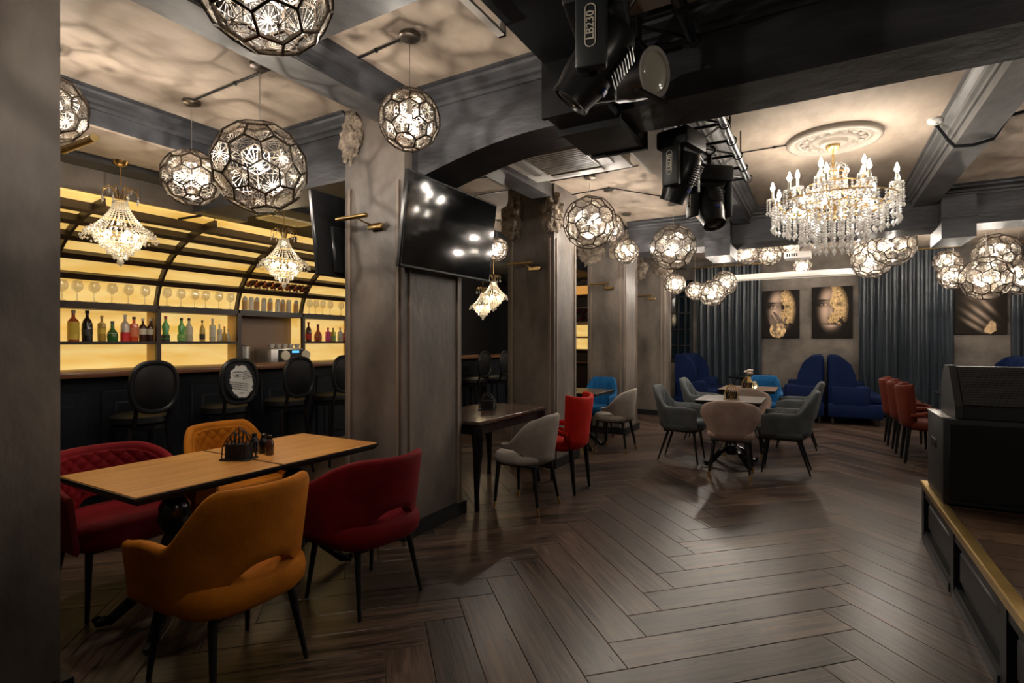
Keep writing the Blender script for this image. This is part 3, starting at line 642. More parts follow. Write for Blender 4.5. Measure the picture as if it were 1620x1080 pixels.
# ================================================================== SCREENS AND PICTURE LIGHTS
def tv(label, back_to_room, loc, rz, tilt):
    o = thing('television', label, 'television', loc, rz)          # local: screen faces -Y, width along X, centre at origin
    T = Matrix.Rotation(R(tilt), 4, 'X')
    m = MB(); m.rbox(-.56, .56, -.01, .03, -.325, .325, .008, 1); m.xf(T); m.build('casing', M('tv_casing', (.012, .013, .015), .3), o)
    m = MB(); m.box(-.545, .545, -.0125, -.0095, -.305, .312); m.xf(T); m.build('screen', screenm, o, False)
    m = MB(); m.rbox(-.42, .42, .03, .06, -.30, .06, .012, 1); m.xf(T); m.build('back_cover', M('tv_casing'), o)
    if back_to_room:
        m = MB(); m.box(.22, .30, .0605, .0615, -.16, -.09) ; m.xf(T); m.build('rating_sticker', white, o, False)
        for k in range(3):
            m = MB(); m.box(.232 + k * .022, .246 + k * .022, .0616, .062, -.15 + .02 * (k % 2), -.10); m.xf(T); m.build('sticker_mark', black, o, False)
    m = MB(); m.tube([(0, .06, 0), (0, .135, .01)], .03, 8); m.rbox(-.12, .12, .055, .075, -.15, .15, .004, 1); m.build('wall_bracket', blackm, o)
    return o
tv('large flat television tilted down on the near column', False, (-2.40, 3.265, 2.225), R(90), 7)
tv('television seen from behind, hung on the bar side of the column', True, (-3.27, 3.25, 2.215), R(-90), 7)
def picture_light(label, loc, rz=0):
    o = thing('picture_light', label, 'wall lamp', loc, rz, 'brass picture lights on the columns')   # wall at +Y, tube along X
    MB().tube([(-.16, -.13, 0), (.14, -.13, 0)], .016, 10).build('tube', brass, o)
    MB().tube([(.03, -.13, 0), (.06, -.08, -.03), (.1, -.02, -.05)], .006, 6).build('arm', brass, o)
    MB().rbox(.04, .18, -.03, 0, -.075, -.035, .006, 1).build('wall_plate', brass, o)
    return o
pl = picture_light('brass picture light left of the wall screen', (-2.90, 2.865, 2.29))
clone(pl, 'brass picture light on the second column', (-2.88, 5.315, 2.27)); clone(pl, 'brass picture light on the third column', (-2.88, 7.765, 2.27)); clone(pl, 'brass picture light on the farthest column', (-2.88, 10.135, 2.27))
clone(pl, 'brass picture light poking out beside the left edge column', (-2.78, .925, 2.25), pi)

# ================================================================== PENDANTS
def goldberg(sub=2):
    bm = bmesh.new(); bmesh.ops.create_icosphere(bm, subdivisions=sub, radius=1); bm.faces.ensure_lookup_table(); bm.verts.ensure_lookup_table()
    fc = [f.calc_center_median().normalized() for f in bm.faces]; cells = []
    for v in bm.verts:
        n = v.co.normalized(); a = (Vector((0, 0, 1)) if abs(n.z) < .9 else Vector((1, 0, 0))).cross(n).normalized(); b = n.cross(a)
        ring = sorted([f.index for f in v.link_faces], key=lambda i: math.atan2((fc[i] - v.co).dot(b), (fc[i] - v.co).dot(a))); cells.append((n, ring))
    edges = set()
    for n, r in cells:
        for i in range(len(r)): edges.add(tuple(sorted((r[i], r[(i + 1) % len(r)]))))
    bm.free(); return fc, cells, edges
FC, CELLS, EDGES = goldberg()
def strip(mb, a, b, nrm, w):
    t = (b - a).normalized().cross(nrm).normalized() * w / 2
    mb.add([a + t, b + t, b - t, a - t], [(0, 1, 2, 3)])
SH = {}
def shade_meshes(rad):
    if rad in SH: return SH[rad]
    rnd = random.Random(3); fr = MB(); wb = MB(); W = .0042 if rad < .25 else .0052; D_ = .011
    for i, j in EDGES:
        a, b = FC[i], FC[j]; n = ((a + b) / 2).normalized(); t = (b - a).cross(n).normalized() * W
        l0 = [a * rad + t, a * (rad - D_) + t, a * (rad - D_) - t, a * rad - t]; l1 = [b * rad + t, b * (rad - D_) + t, b * (rad - D_) - t, b * rad - t]
        fr.loft([[tuple(p) for p in l0], [tuple(p) for p in l1]], True, False)
    for n, r in CELLS:
        vs = [FC[i] * (rad - .004) for i in r]; c = sum(vs, Vector()) / len(vs)
        foc = c + (vs[rnd.randrange(len(vs))] - c) * rnd.uniform(.1, .75); wd = .0022 if rad < .25 else .0026
        for k in range(len(vs)):
            p, q = vs[k], vs[(k + 1) % len(vs)]
            for s in range(3): strip(wb, foc, p.lerp(q, (s + rnd.random()) / 3), n, wd)
            m1 = p.lerp(q, rnd.uniform(.25, .75)); p2, q2 = vs[(k + 1) % len(vs)], vs[(k + 2) % len(vs)]; m2 = p2.lerp(q2, rnd.uniform(.2, .8)); strip(wb, m1.lerp(c, .12), m2.lerp(c, .12), n, wd)
    bl = MB(); bm = bmesh.new(); bmesh.ops.create_icosphere(bm, subdivisions=2, radius=.0155); bl.add([v.co[:] for v in bm.verts], [[v.index for v in f.verts] for f in bm.faces]); bm.free()
    sk = MB().lathe([(.014, .024), (.016, .03), (.016, .09), (.006, .1), (0, .1)], 10)
    SH[rad] = (fr.mesh('shade_frame', etchdark, False), wb.mesh('shade_web', etch, False), bl.mesh('bulb', bulbm), sk.mesh('socket', silver))
    return SH[rad]
canm = MB().lathe([(.06, 0), (.06, -.018), (.05, -.026), (0, -.028)], 20).mesh('canopy', M('canopy_metal', (.22, .195, .17), .35, 1.))
def pendant(label, c, rad, top=CEIL, grp='etched globe pendants'):
    o = thing('globe_pendant', label, 'pendant lamp', c, 0, grp); a, b, bl, sk = shade_meshes(rad)
    e = Matrix.Rotation(random.uniform(0, 6), 4, 'Z') @ Matrix.Rotation(random.uniform(-.2, .2), 4, 'X')
    for n, m in (('shade_frame', a), ('shade_web', b)):
        q = put(n, m, o); q.rotation_euler = e.to_euler()
    put('bulb', bl, o); put('socket', sk, o)
    MB().tube([(0, 0, .1), (0, 0, top - c[2] - .02)], .0022, 5).build('cord', silver, o); put('canopy', canm, o, (0, 0, top - c[2]))
    return o
def pend_c(label, px, py, cx, cy, rad, z=CEIL):            # canopy pixel, globe centre pixel
    p = at_z(cx, cy, z); d = (z - EYE) / ray(cx, cy)[2]; q = at_d(px, py, d); pendant(label, Vector((p.x, p.y, q.z)), rad, z)
def pend_d(label, px, py, d, rad): pendant(label, at_d(px, py, d), rad)
pend_c('large etched globe lamp over the orange and red chairs', 412, 265, 411, 102, .29)
pend_c('smaller etched globe touching the left of the large one', 303, 281, 303, 160, .205)
pend_c('etched globe hanging in front of the screen column', 648, 190, 648, 55, .177)
pend_d('etched globe cut by the top edge of the picture', 420, -26, 1.68, .21)
pend_d('etched globe half hidden by the left edge column', 76, 170, 3.15, .205)
pend_d('large dark etched globe before the second column', 933, 352, 5.65, .285)
pend_c('small globe tucked behind the large one by the second column', 961, 360, 963, 299, .177)
pend_c('small globe in front of the third column', 992, 397, 991, 338, .177)
pend_c('small globe peeking past the right edge of the wall screen', 787, 394, 786, 348, .177)
pend_d('large globe hanging below the farthest moving stage light', 1065, 391, 6.75, .29)
pend_d('small low globe directly beneath a large globe near the far column', 1068, 449, 8.7, .177)
pend_d('small globe left of the paired globes by the first curtain', 1100, 460, 9.7, .177)
pend_d('lower of the paired globes in front of the first curtain', 1127, 463, 8.0, .205)
pend_d('upper of the paired globes in front of the first curtain', 1146, 448, 8.75, .205)
pend_d('globe below the far beam, left of the projector', 1218, 403, 8.3, .177)
pend_d('dark globe under the far beam at the left end of its cluster', 1182, 400, 8.9, .205)
pend_d('globe behind the projector under the far beam', 1251, 390, 9.3, .177)
pend_d('small globe just below the projector', 1269, 421, 9.9, .177)
pend_d('upper left globe of the cluster below the crystal chandelier', 1362, 393, 8.6, .205)
pend_d('lowest globe of the cluster below the crystal chandelier', 1379, 411, 7.95, .285)
pend_d('right globe of the cluster below the crystal chandelier', 1411, 388, 7.15, .29)
pend_d('upper small globe left of the third portrait', 1499, 414, 8.7, .205)
pend_d('lower small globe left of the third portrait', 1508, 436, 7.9, .205)
pend_d('top globe of the cluster covering the third portrait', 1576, 402, 7.5, .29)
pend_d('bottom globe of the cluster covering the third portrait', 1560, 440, 6.9, .29)
pend_d('globe at the right edge of the picture below the far beam', 1612, 436, 7.9, .29)

pendant('large etched globe added out of view over the stage to brighten the right ceiling', Vector((1.9, 5.3, 2.5)), .29)  # this and the next two lamps are added outside the view to brighten the right
pendant('small etched globe added out of view past the stage end as fill light', Vector((2.2, 6.7, 2.45)), .205)
pendant('etched globe added out of view above the near stage deck as fill light', Vector((1.6, .6, 2.5)), .205)
# ================================================================== CHANDELIERS
chp = Vector(rose.location)
ch = thing('crystal_chandelier', 'grand crystal chandelier with glowing candles under the medallion', 'chandelier', (chp.x, chp.y, 2.62))
top = CEIL - .065 - 2.62
MB().lathe([(.0, top), (.055, top), (.05, top - .03), (.02, top - .06), (.012, top - .07), (0, top - .07)], 16).build('canopy', gold, ch)
m = MB()
for k in range(8): m.lathe([(.006, 0), (.011, .012), (.006, .026)], 6, (0, 0, top - .1 - k * .024))
m.build('chain', gold, ch)
MB().lathe([(.0, .30), (.02, .29), (.03, .24), (.015, .2), (.025, .16), (.05, .12), (.025, .06), (.035, .02), (.06, -.02), (.03, -.08), (.015, -.14), (.03, -.17), (0, -.2)], 16).build('stem', gold, ch)
flame = MB().lathe([(0, 0), (.013, .008), (.018, .026), (.012, .05), (.003, .078), (0, .08)], 8).mesh('flame_bulb', candlem)
sleeve = MB().lathe([(.02, -.005), (.028, .0), (.011, .004), (.011, .075), (0, .075)], 10).mesh('candle_sleeve', M('ivory', (.75, .68, .5), .4))
def strand(nm, n, r, sp, drop): 
    m = MB()
    for k in range(n): m.bead((0, 0, -k * sp - sp / 2), r)
    m.bead((0, 0, -n * sp - drop), r * 1.5, drop); return m.mesh(nm, crystal, False)
st_s, st_m, st_l = strand('s', 5, .0095, .018, .024), strand('m', 7, .012, .022, .034), strand('l', 11, .013, .023, .038)
for ringr, zb, cnt_, zc in ((.47, -.02, 10, .03), (.27, .10, 5, .14)):
    for k in range(cnt_):
        q = 2 * pi * k / cnt_ + (.2 if ringr > .4 else .6); cx_, sy_ = math.cos(q), math.sin(q)
        pts = []
        for i in range(11):
            t = i / 10; rr = .03 + (ringr - .03) * t; z = zb - .10 * math.sin(t * pi * 1.0) + (zc - zb) * t ** 3 + .06 * math.sin(t * pi * 2) * .4; pts.append((rr * cx_, rr * sy_, z))
        MB().tube(pts, .008, 6).build('arm', gold, ch)
        put('candle_sleeve', sleeve, ch, (ringr * cx_, ringr * sy_, zc + .005)); put('flame_bulb', flame, ch, (ringr * cx_, ringr * sy_, zc + .082))
        MB().lathe([(.012, -.01), (.045, .0), (.05, .008), (0, .006)], 14, (ringr * cx_, ringr * sy_, zc)).build('drip_pan', crystal, ch)
        for j in range(6):
            a2 = 2 * pi * j / 6; put('crystal_strand', st_s, ch, (ringr * cx_ + .045 * math.cos(a2), ringr * sy_ + .045 * math.sin(a2), zc))
        # beaded swag to the next arm
        q2 = q + 2 * pi / cnt_; m = MB(); p0 = Vector((ringr * cx_, ringr * sy_, zc - .01)); p1 = Vector((ringr * math.cos(q2), ringr * math.sin(q2), zc - .01))
        for i in range(1, 16):
            t = i / 16; pp = p0.lerp(p1, t); m.bead((pp.x, pp.y, pp.z - .13 * math.sin(t * pi)), .007)
        m.build('bead_swag', crystal, ch, False)
for ringr, n, me_, z in ((.10, 14, st_s, .22), (.20, 20, st_m, .12), (.47, 40, st_m, -.03), (.36, 30, st_m, -.08), (.25, 22, st_l, -.06), (.14, 14, st_l, -.14)):
    MB().tube([(ringr * math.cos(2 * pi * k / 32), ringr * math.sin(2 * pi * k / 32), z) for k in range(33)], .006, 5).build('hoop', gold, ch)
    for k in range(n):
        q = 2 * pi * (k + .3) / n; put('crystal_strand', me_, ch, (ringr * math.cos(q), ringr * math.sin(q), z))
for k in range(16):
    q = 2 * pi * k / 16; m = MB()
    for i in range(12):
        t = i / 11; rr = .03 + .36 * t ** 1.6; m.bead((rr * math.cos(q), rr * math.sin(q), .26 - .34 * t ** .7), .0115)
    m.build('bead_swag', crystal, ch, False)
for k in range(6):
    q = 2 * pi * k / 6 + .3; put('flame_bulb', flame, ch, (.30 * math.cos(q), .30 * math.sin(q), -.10))
    MB().lathe([(.014, -.03), (.014, 0), (0, 0)], 8, (.30 * math.cos(q), .30 * math.sin(q), -.10)).build('candle_sleeve', gold, ch)
m = MB()
for k in range(10): q = 2 * pi * k / 10; m.tube([(0, 0, .2), (.07 * math.cos(q), .07 * math.sin(q), .3), (.11 * math.cos(q), .11 * math.sin(q), .27)], .003, 4); m.bead((.11 * math.cos(q), .11 * math.sin(q), .235), .012, .03)
m.build('crown', crystal, ch, False)

def bar_chandelier(label, loc, drop):
    o = thing('bar_chandelier', label, 'chandelier', loc, 0, 'beaded crystal chandeliers over the bar')     # origin: crown base
    MB().tube([(0, 0, .12), (0, 0, drop)], .005, 6).build('chain', gold, o); MB().lathe([(.0, drop), (.06, drop), (.045, drop - .03), (.012, drop - .05), (0, drop - .05)], 14).build('canopy', gold, o)
    for k in range(8):
        q = 2 * pi * k / 8; c_, s_ = math.cos(q), math.sin(q)
        MB().tube([(.02 * c_, .02 * s_, 0), (.04 * c_, .04 * s_, .07), (.08 * c_, .08 * s_, .10), (.12 * c_, .12 * s_, .08), (.13 * c_, .13 * s_, .04)], .004, 5).build('crown_arm', gold, o)
        m = MB(); m.bead((.13 * c_, .13 * s_, .02), .008); m.bead((.13 * c_, .13 * s_, -.01), .011, .024); m.bead((.08 * c_, .08 * s_, .07), .007, .02); m.build('crystal_drop', crystal, o, False)
    m = MB(); n = 26
    for k in range(n):
        q = 2 * pi * k / n
        for i in range(15):
            t = i / 14; rr = .05 + .145 * t ** 1.7; m.bead((rr * math.cos(q), rr * math.sin(q), -.02 - .23 * t), .0085)
    m.build('bead_skirt', crystal, o, False)
    m = MB()
    for k in range(44):
        q = 2 * pi * k / 44
        for i in range(4): rr = .2 + .022 * i; m.bead((rr * math.cos(q), rr * math.sin(q), -.26 - .014 * i * i * .55 + .012 * math.sin(q * 12)), .011, .014)
    m.build('bead_collar', crystal, o, False)
    for (ra, za, zb, nn) in ((.195, -.27, -.35, 34), (.15, -.34, -.40, 26), (.10, -.39, -.45, 18), (.05, -.44, -.49, 10)):
        m = MB()
        for k in range(nn):
            q = 2 * pi * k / nn
            for i in range(4): t = i / 3; rr = ra * (1 - .12 * t); m.bead((rr * math.cos(q), rr * math.sin(q), za + (zb - za) * t), .011, .015)
        m.build('crystal_tier', crystal, o, False)
        MB().tube([(ra * math.cos(2 * pi * k / 24), ra * math.sin(2 * pi * k / 24), za + .01) for k in range(25)], .005, 5).build('hoop', gold, o)
    MB().lathe([(.0, -.48), (.02, -.50), (.026, -.525), (.012, -.55), (0, -.56)], 10).build('bottom_drop', crystal, o)
    for k in range(5):
        q = 2 * pi * k / 5; m = MB().lathe([(0, -.03), (.02, -.02), (.024, 0), (.014, .02), (0, .03)], 10, (.11 * math.cos(q), .11 * math.sin(q), -.30)); m.build('bulb', barbulb, o)
    return o
bar_chandelier('beaded crystal chandelier over the bar nearest the left column', (-5.06, 2.22, 2.585), .32)
bar_chandelier('beaded crystal chandelier over the bar beside the rear of the television', (-5.06, 3.79, 2.53), .39)
bar_chandelier('brighter beaded chandelier between the first two columns', (-5.06, 8.1, 2.49), .43)
q_ = at_d(764, 462, 10.6); bar_chandelier('dimmer far beaded chandelier between the first two columns', q_, 2.86 - q_.z)

# ================================================================== FURNITURE
def sm(a, b, x):
    t = max(0, min(1, (x - a) / (b - a))); return t * t * (3 - 2 * t)
def shell(ths, zt, zb, rad, th, nz=7, rim=3, mat=None, name='shell', parent=None, puff=None, lining=None):
    """wrap-round chair back. ths: angles (0 = rear, + = towards the sitter's right side), zt/zb(th): top and bottom heights, rad(th,z) -> (x,y) of the outer face, facing +Y"""
    loops = []; inner = []
    for q in ths:
        a, b = zb(q), zt(q); L = []
        def P(z, off):
            x, y = rad(q, z); l = math.hypot(x, y) or 1; return (x - x / l * off, y - y / l * off, z)
        r_ = min(th / 2, (b - a) / 2.2)
        for i in range(nz + 1): L.append(P(a + r_ * .5 + (b - a - r_ * 1.5) * i / nz, 0))
        for i in range(1, rim + 1):
            f = i / (rim + 1) * pi; L.append(P(b - r_ + r_ * math.sin(f), th / 2 - th / 2 * math.cos(f)))
        I = []
        for i in range(nz + 1):
            z = b - r_ - (b - a - r_ * 1.5) * i / nz; I.append(P(z, th))
        L += I; L.append(P(a, th * .5)); loops.append(L)
    MB().loft(loops).build(name, mat, parent, True, 60)
    if lining:
        n1, n2 = lining[1], lining[2]; m = MB(); G_ = []
        t0, t1 = ths[1], ths[-2]
        for i in range(n1 + 1):
            q = t0 + (t1 - t0) * i / n1; a, b = zb(q), zt(q); row = []
            for j in range(n2 + 1):
                t = j / n2; z = a + .05 + (b - a - .075) * t; x, y = rad(q, z); l = math.hypot(x, y); off = th + .003 + puff(i / n1, t, q, z)
                if t > .94 or t < .03: off = th - .004
                row.append((x - x / l * off, y - y / l * off, z))
            G_.append(row)
        m.loft(G_, False, False); m.build(lining[0], mat, parent, True, 80)
def lin(a, b, n): return [a + (b - a) * i / n for i in range(n + 1)]
def legs(o, tops, feet, r0, r1, mat, tip=None, n=8):
    for t, f in zip(tops, feet):
        MBB = MB(); t, f = Vector(t), Vector(f)
        if tip:
            k = f.lerp(t, .16); MBB.tube([t, k], [r0, r1 * 1.1], n); l = MBB.build('leg', mat, o); MB().tube([k, f], [r1 * 1.12, r1], n).build('brass_tip', gold, l)
        else: MBB.tube([t, f], [r0, r1], n).build('leg', mat, o)
def seat_pad(o, a, b, y, z0, z1, mat, name='seat', pw=3.2, n=28):
    loops = []
    def ring(k, z):
        L = []
        for i in range(n):
            q = 2 * pi * i / n; c_, s_ = math.cos(q), math.sin(q)
            L.append((a * k * math.copysign(abs(c_) ** (2 / pw), c_), y + b * k * math.copysign(abs(s_) ** (2 / pw), s_), z))
        return L
    h = z1 - z0
    for k, z in ((.9, z0), (.98, z0 + h * .2), (1, z0 + h * .5), (.97, z0 + h * .8), (.88, z0 + h * .96), (.5, z1), (.02, z1 + .004)): loops.append(ring(k, z))
    MB().loft(loops).build(name, mat, o, True, 70)
def diamond(u, t, q, z):
    a, b = pi * (q * .27 + z) / .075, pi * (q * .27 - z) / .075
    return .010 * (abs(math.sin(a)) * abs(math.sin(b))) ** .45
def channels(k): return lambda u, t, q, z: .016 * abs(math.sin(u * pi * k)) ** .6

def tub_chair(label, loc, rz, mat, barrel=False):
    o = thing('tub_chair', label, 'chair', loc, rz, 'velvet tub chairs at the front table')
    zt = lambda q: .62 + .215 * (1 - sm(.62, 1.45, abs(q))) - .02 * sm(1.9, 2.3, abs(q))
    if barrel: zt = lambda q: .80 - .16 * sm(.6, 2.3, abs(q))
    zb = lambda q: .345 + .165 * (1 - sm(.12, 1.05, abs(q)))
    def rad(q, z):
        k = .90 + .16 * (z - .37) / .45; x = .31 * math.sin(q) * 1.02 * k; y = -.27 * math.cos(q) * (k + .06 * max(0, math.cos(q)) * (z - .4) / .4)
        if abs(q) > pi / 2: y = (abs(q) - pi / 2) * .34; x = math.copysign(.3162 * k, q)
        return x, y
    shell(lin(-2.3, 2.3, 56), zt, zb, rad, .05, 8, 3, mat, 'wraparound_back', o, diamond, ('quilted_lining', 190, 50))
    seat_pad(o, .275, .265, .01, .335, .475, mat)
    MB().rbox(-.2, .2, -.2, .2, .32, .36, .01, 1).build('seat_base', black, o)
    legs(o, [(-.17, -.15, .36), (.17, -.15, .36), (-.19, .17, .36), (.19, .17, .36)], [(-.21, -.22, 0), (.21, -.22, 0), (-.22, .22, 0), (.22, .22, 0)], .019, .010, blackm)
    return o
c1 = tub_chair('amber velvet tub chair in the foreground, its back to the viewer', (-2.19, 1.38, 0), R(90), v_or)
c2 = tub_chair('crimson velvet tub chair in front of the screen column', (-2.19, 2.16, 0), R(84), v_red, True)
clone(c2, 'crimson velvet tub chair across the table beside the left edge column', (-3.38, 1.46, 0), R(-90))
clone(c1, 'amber quilted tub chair on the far side of the front table', (-3.42, 2.20, 0), R(-90))

def shell_chair(label, loc, rz, mat):
    o = thing('shell_chair', label, 'chair', loc, rz, 'velvet shell chairs with brass tipped legs')
    zt = lambda q: .80 - .03 * sm(.3, .8, abs(q)) - .20 * sm(.75, 1.85, abs(q))
    zb = lambda q: .40 + .115 * sm(.8, 1.75, abs(q))
    def rad(q, z):
        h = (z - .40) / .4; k = .70 + .36 * sm(0, .75, h) - .02 * h; kk = .92 + .16 * h
        if abs(q) > pi / 2: return math.copysign(.30 * k, q), (abs(q) - pi / 2) * .28 * kk
        return .30 * math.sin(q) * k, -.25 * math.cos(q) * kk
    shell(lin(-1.95, 1.95, 44), zt, zb, rad, .045, 8, 3, mat, 'shell_back', o)
    seat_pad(o, .235, .235, .03, .385, .48, mat, 'seat', 2.6)
    MB().rbox(-.19, .19, -.17, .2, .37, .395, .008, 1).build('seat_base', black, o)
    legs(o, [(-.15, -.14, .39), (.15, -.14, .39), (-.17, .18, .39), (.17, .18, .39)], [(-.20, -.21, 0), (.20, -.21, 0), (-.21, .20, 0), (.21, .20, 0)], .021, .0115, blackm, True)
    return o
g1c = shell_chair('pale grey shell chair at the dark table past the screen column', (-2.16, 4.0, 0), R(90), v_grey)
clone(g1c, 'pale grey shell chair in front of the third column', (-2.29, 6.65, 0), R(90)); clone(g1c, 'grey shell chair peeking out behind the screen column', (-3.40, 4.1, 0), R(-90))
recolor(clone(g1c, 'blush grey shell chair with its rounded back to the viewer, mid room', (-.81, 6.0, 0), R(4)), v_grey, v_pink)
recolor(clone(g1c, 'taupe shell chair facing the viewer across the mid room table', (-.80, 7.16, 0), R(180)), v_grey, v_taupe)

def bucket_chair(label, loc, rz, mat, grp):
    o = thing('bucket_armchair', label, 'armchair', loc, rz, grp)
    zt = lambda q: .65 + .225 * (1 - sm(.42, 1.25, abs(q))) - .02 * sm(1.9, 2.4, abs(q)); zb = lambda q: .385
    def rad(q, z):
        h = (z - .385) / .48; k = .82 + .22 * h
        if abs(q) > pi / 2: return math.copysign(.295 * k, q), (abs(q) - pi / 2) * .27
        e = .8; x, y = math.copysign(abs(math.sin(q)) ** e, q), -abs(math.cos(q)) ** e
        return .295 * x * k, y * (.235 + .10 * h)
    shell(lin(-2.4, 2.4, 52), zt, zb, rad, .05, 7, 3, mat, 'bucket_back', o, channels(13), ('channelled_lining', 104, 12))
    seat_pad(o, .25, .25, .03, .37, .49, mat)
    MB().rbox(-.19, .19, -.17, .2, .35, .39, .008, 1).build('seat_base', black, o)
    legs(o, [(-.14, -.12, .37), (.14, -.12, .37), (-.17, .17, .37), (.17, .17, .37)], [(-.17, -.24, 0), (.17, -.24, 0), (-.21, .22, 0), (.21, .22, 0)], .018, .009, blackm)
    return o
k1 = bucket_chair('slate ribbed armchair left of the mid room table', (-1.42, 6.5, 0), R(-90), v_slate, 'slate ribbed armchairs')
clone(k1, 'slate ribbed armchair right of the mid room table', (-.32, 6.5, 0), R(90)); clone(k1, 'slate ribbed armchair left of the farther table', (-1.43, 7.95, 0), R(-90)); clone(k1, 'slate ribbed armchair right of the farther table', (-.27, 8.02, 0), R(90))
b1c = recolor(clone(k1, 'bright blue ribbed chair in front of the third column', (-2.78, 7.25, 0), R(180), 'blue ribbed chairs'), v_slate, v_blue)
clone(b1c, 'bright blue chair at the far end of the farther mid room table', (-.74, 8.82, 0), R(180)); clone(b1c, 'bright blue chair mostly hidden behind the small dark table', (-3.42, 6.55, 0), R(-90))

def wing_chair(label, loc, rz, mat, grp, ht=.90):
    o = thing('high_back_chair', label, 'chair', loc, rz, grp)
    zt = lambda q: ht - .015 * math.cos(q * 2) ; zb = lambda q: .42
    def rad(q, z):
        h = (z - .42) / .47; k = .84 + .2 * h
        if abs(q) > 1.0: e = (abs(q) - 1.0) * .16; return math.copysign(.235 * k, q), -.255 * (.95 + .22 * h) * .70 + e
        return .28 * math.sin(q) * k * 1.0, -.255 * (.95 + .22 * h) * (1 - .30 * (abs(q) / 1.0) ** 2)
    shell(lin(-1.35, 1.35, 32), zt, zb, rad, .05, 7, 3, mat, 'tall_back', o)
    seat_pad(o, .235, .24, .03, .39, .49, mat)
    for s in (-1, 1):
        pts = [(s * .235, -.16, .55), (s * .25, -.02, .585), (s * .25, .12, .585), (s * .245, .19, .56), (s * .24, .17, .52), (s * .235, .10, .515)]
        MB().tube(pts, [.022, .026, .028, .028, .024, .018], 10).build('scrolled_arm', mat, o)
        MB().tube([(s * .24, .1, .45), (s * .24, .11, .53)], .02, 8).build('arm_support', mat, o)
    legs(o, [(-.17, -.17, .41), (.17, -.17, .41), (-.18, .19, .41), (.18, .19, .41)], [(-.18, -.21, 0), (.18, -.21, 0), (-.19, .2, 0), (.19, .2, 0)], .024, .014, blackm)
    return o
w1 = wing_chair('scarlet high back chair beside the pale grey shell chair', (-2.14, 4.66, 0), R(90), v_rr, 'red high back chairs')
w2 = recolor(clone(w1, 'rust red chair nearest the stage speaker, in the row of three', (1.06, 7.74, 0), R(-90)), v_rr, v_rust)
clone(w2, 'rust red chair in the middle of the row of three', (1.03, 8.32, 0), R(-90)); clone(w2, 'rust red chair farthest from the speaker, by the curtain', (1.0, 8.9, 0), R(-90)); clone(w2, 'rust red chair across the table, half hidden by the speaker', (2.2, 7.95, 0), R(90))

# tables
def pedestal(o, y, mat=blackgloss):
    MB().lathe([(.10, .68), (.05, .66), (.045, .62), (.07, .58), (.075, .5), (.045, .44), (.06, .40), (.045, .36), (.05, .26), (.085, .22), (.085, .16), (.05, .12), (0, .12)], 18, (0, y, 0)).build('turned_column', mat, o)
    for k in range(4):
        q = pi / 4 + k * pi / 2; c_, s_ = math.cos(q), math.sin(q); P = []
        for i, (r_, z) in enumerate(((.05, .2), (.13, .17), (.22, .09), (.28, .035), (.33, .03), (.345, .055))): P.append((r_ * c_, y + r_ * s_, z))
        MB().tube(P, [.03, .032, .028, .025, .024, .016], 8).build('scrolled_foot', mat, o)
    MB().rbox(-.22, .22, y - .22, y + .22, .68, .71, .005, 1).build('top_plate', mat, o)
def pedestal_table(label, x0, x1, y0, y1, top, grp):
    cx_, cy_ = (x0 + x1) / 2, (y0 + y1) / 2; a, b = (x1 - x0) / 2, (y1 - y0) / 2
    o = thing('dining_table', label, 'table', (cx_, cy_, 0), 0, grp)
    m = MB(); m.loft([[(-a + .02, -b + .02, .712), (a - .02, -b + .02, .712), (a - .02, b - .02, .712), (-a + .02, b - .02, .712)], [(-a, -b, .738), (a, -b, .738), (a, b, .738), (-a, b, .738)], [(-a, -b, .748), (a, -b, .748), (a, b, .748), (-a, b, .748)]])
    m.build('edge_band', black, o, False)
    m = MB(); m.rbox(-a + .006, a - .006, -b + .006, b - .006, .742, .752, .003, 1); m.build('tabletop', top, o)
    pedestal(o, 0); return o
g = 'square pedestal tables'
pedestal_table('warm oak topped table in the foreground, nearer half of the pair', -3.18, -2.45, 1.125, 1.826, wood_top, g)
pedestal_table('warm oak topped table pushed against the nearer one, by the column', -3.18, -2.45, 1.832, 2.535, wood_top, g)
pedestal_table('small dark table between the second and third columns', -3.10, -2.39, 6.2, 6.93, dark_top, g)
pedestal_table('dark topped table in the middle of the room', -1.21, -.53, 6.15, 6.85, M('grey_top', (.16, .14, .125), .3, c2=(.24, .21, .19), scale=2, stretch=(14, 1, 1)), g)
pedestal_table('brown topped table behind the middle one', -1.21, -.50, 7.71, 8.46, M('brown_top', (.20, .12, .075), .35), g)
pedestal_table('black topped table among the rust red chairs', 1.3, 1.95, 7.4, 8.9, blackgloss, g)
pedestal_table('black table inside the blue booth at the back', -1.5, -.85, 10.7, 11.7, blackgloss, g)
tt = thing('long_table', 'dark table with curved tapering legs beyond the screen column', 'table', (-2.74, 4.215, 0))
a, b = .355, .615
m = MB(); m.rbox(-a, a, -b, b, .715, .748, .006, 1); m.build('tabletop', M('walnut_gloss', (.055, .035, .026), .16, c2=(.10, .065, .05), scale=2, stretch=(12, 1, 1)), tt)
MB().box(-a + .04, a - .04, -b + .04, b - .04, .63, .715).build('apron', black, tt, False)
for sx_ in (-1, 1):
    for sy_ in (-1, 1):
        P = [(sx_ * (a - .05), sy_ * (b - .05), .70), (sx_ * (a - .035), sy_ * (b - .035), .60), (sx_ * (a - .05), sy_ * (b - .05), .40), (sx_ * (a - .075), sy_ * (b - .075), .15), (sx_ * (a - .06), sy_ * (b - .06), 0)]
        MB().tube(P, [.05, .052, .036, .022, .022], 10).build('leg', blackgloss, tt)

